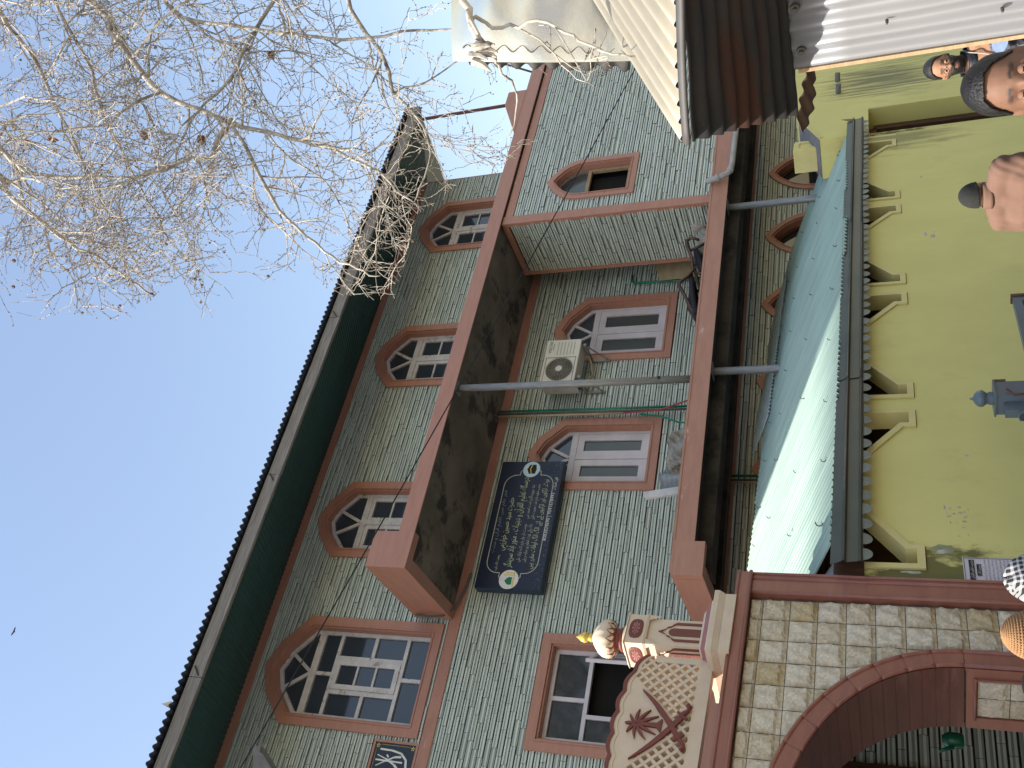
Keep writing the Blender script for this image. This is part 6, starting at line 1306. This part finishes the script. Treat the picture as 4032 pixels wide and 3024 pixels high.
sc = MB(); sc.patch(lambda u, v: (.19*(u-.5) + .02*math.sin(9*v), -.135 - .03*math.sin(6*u), 1.60 - .42*v + .02*math.sin(8*u)), 24, 20); sc.build('scarf_tail', 'keffiyeh', p5, smooth=True, solid=.006)
P6 = (1.26, 3.46); person('person with bushy black hair at the lower left corner before the arch', P6, 1.755, face_to((0, 0), P6) - .2, 'cloth_grey', 'skin_b', 'bushy', voxel=.011)
# ------------------------------------------------------------------ motorcycle whose mirror shows beside the bearded man
mc = thing('motorcycle', 'motorcycle with round chrome mirror in front of the bearded man', 'motorcycle', (5.55, 4.1, 0), group=None)
mat('chrome', (0.75, 0.76, 0.78), None, .08, metal=1.0, spec=.5); mat('mc_black', (.015, .015, .017), None, .35); mat('mirror_face', (0.82, 0.84, 0.86), (0.70, .72, .74), .12, 25, metal=1.0)
mo = np.array((5.55, 4.1, 0)); fd = unit(np.array((-.80, -.55, 0))); sdv = np.array((-fd[1], fd[0], 0)); U3 = np.array((0, 0, 1.0)); mp = lambda f, s, z: tuple(mo + fd*f + sdv*s + U3*z)
for f in (.62, -.68):
    mb = MB(); mb.tube([mp(f + .27*math.cos(t), 0, .30 + .27*math.sin(t)) for t in np.linspace(0, 2*math.pi, 33)], .042, 8); o = mb.build('wheel', 'mc_black', mc, smooth=True)
    mb = MB(); mb.tube([mp(f + .21*math.cos(t), 0, .30 + .21*math.sin(t)) for t in np.linspace(0, 2*math.pi, 33)], .016, 6)
    for k_ in range(10): t = k_*math.pi/5; mb.tube([mp(f, 0, .30), mp(f + .21*math.cos(t), 0, .30 + .21*math.sin(t))], .004, 4)
    mb.tube([mp(f, -.06, .3), mp(f, .06, .3)], .03, 8); mb.build('rim', 'chrome', o, smooth=True)
mb = MB()
for s in (-.07, .07): mb.tube([mp(.62, s, .30), mp(.40, s, .98)], .02, 8)
mb.build('fork', 'chrome', mc, smooth=True)
mb = MB(); ball(mb, (0, 0, 0), (.30, .14, .13), 20); mb.v = [mp(x+.10, y, z+.84) for x, y, z in mb.v]; mb.build('fuel_tank', 'mc_black', mc, smooth=True)
mb = MB(); ball(mb, (0, 0, 0), (.36, .13, .07), 20); mb.v = [mp(x-.42, y, z+.80) for x, y, z in mb.v]; mb.build('seat', 'mc_black', mc, smooth=True)
mb = MB(); ball(mb, (0, 0, 0), (.20, .14, .17), 16); mb.v = [mp(x, y, z+.45) for x, y, z in mb.v]; mb.tube([mp(.40, 0, .9), mp(.1, 0, .6), mp(-.68, 0, .3)], .03, 8); mb.build('engine', 'tin_dark', mc, smooth=True)
mb = MB(); mb.tube([mp(.20, -.36, 1.06), mp(.36, -.16, 1.04), mp(.38, 0, 1.02), mp(.36, .16, 1.04), mp(.20, .36, 1.06)], .014, 8); mb.build('handlebar', 'mc_black', mc, smooth=True)
mb = MB(); ball(mb, (0, 0, 0), (.07, .09, .09), 16); mb.v = [mp(x+.48, y, z+.92) for x, y, z in mb.v]; mb.build('headlight', 'chrome', mc, smooth=True)
for mx_, side in (((5.31, 3.88, 1.49), None), (tuple(np.array(mp(.26, .30, 1.38))), None)):
    c0 = np.array(mx_); n_ = unit(np.array((-.66, -.50, .55))); a_ = unit(np.cross(n_, U3)); b_ = np.cross(a_, n_); mb = MB(); P = [c0 + a_*.066*math.cos(t) + b_*.05*math.sin(t)*1.0 for t in np.linspace(0, 2*math.pi, 28, endpoint=False)]
    mb.add([tuple(q - n_*.012) for q in P] + [tuple(c0 - n_*.03)], [(i, (i+1) % 28, 28) for i in range(28)]); mb.tube([c0 - n_*.02, c0 - n_*.03 - U3*.10, np.array(mp(.30, -.24 if mx_[0] < 5.35 else .24, 1.05))], .007, 6); o = mb.build('mirror', 'mc_black', mc, smooth=True)
    mb = MB(); mb.add([tuple(q - n_*.010) for q in P], [tuple(range(28))]); mb.build('mirror_glass', 'mirror_face', o)
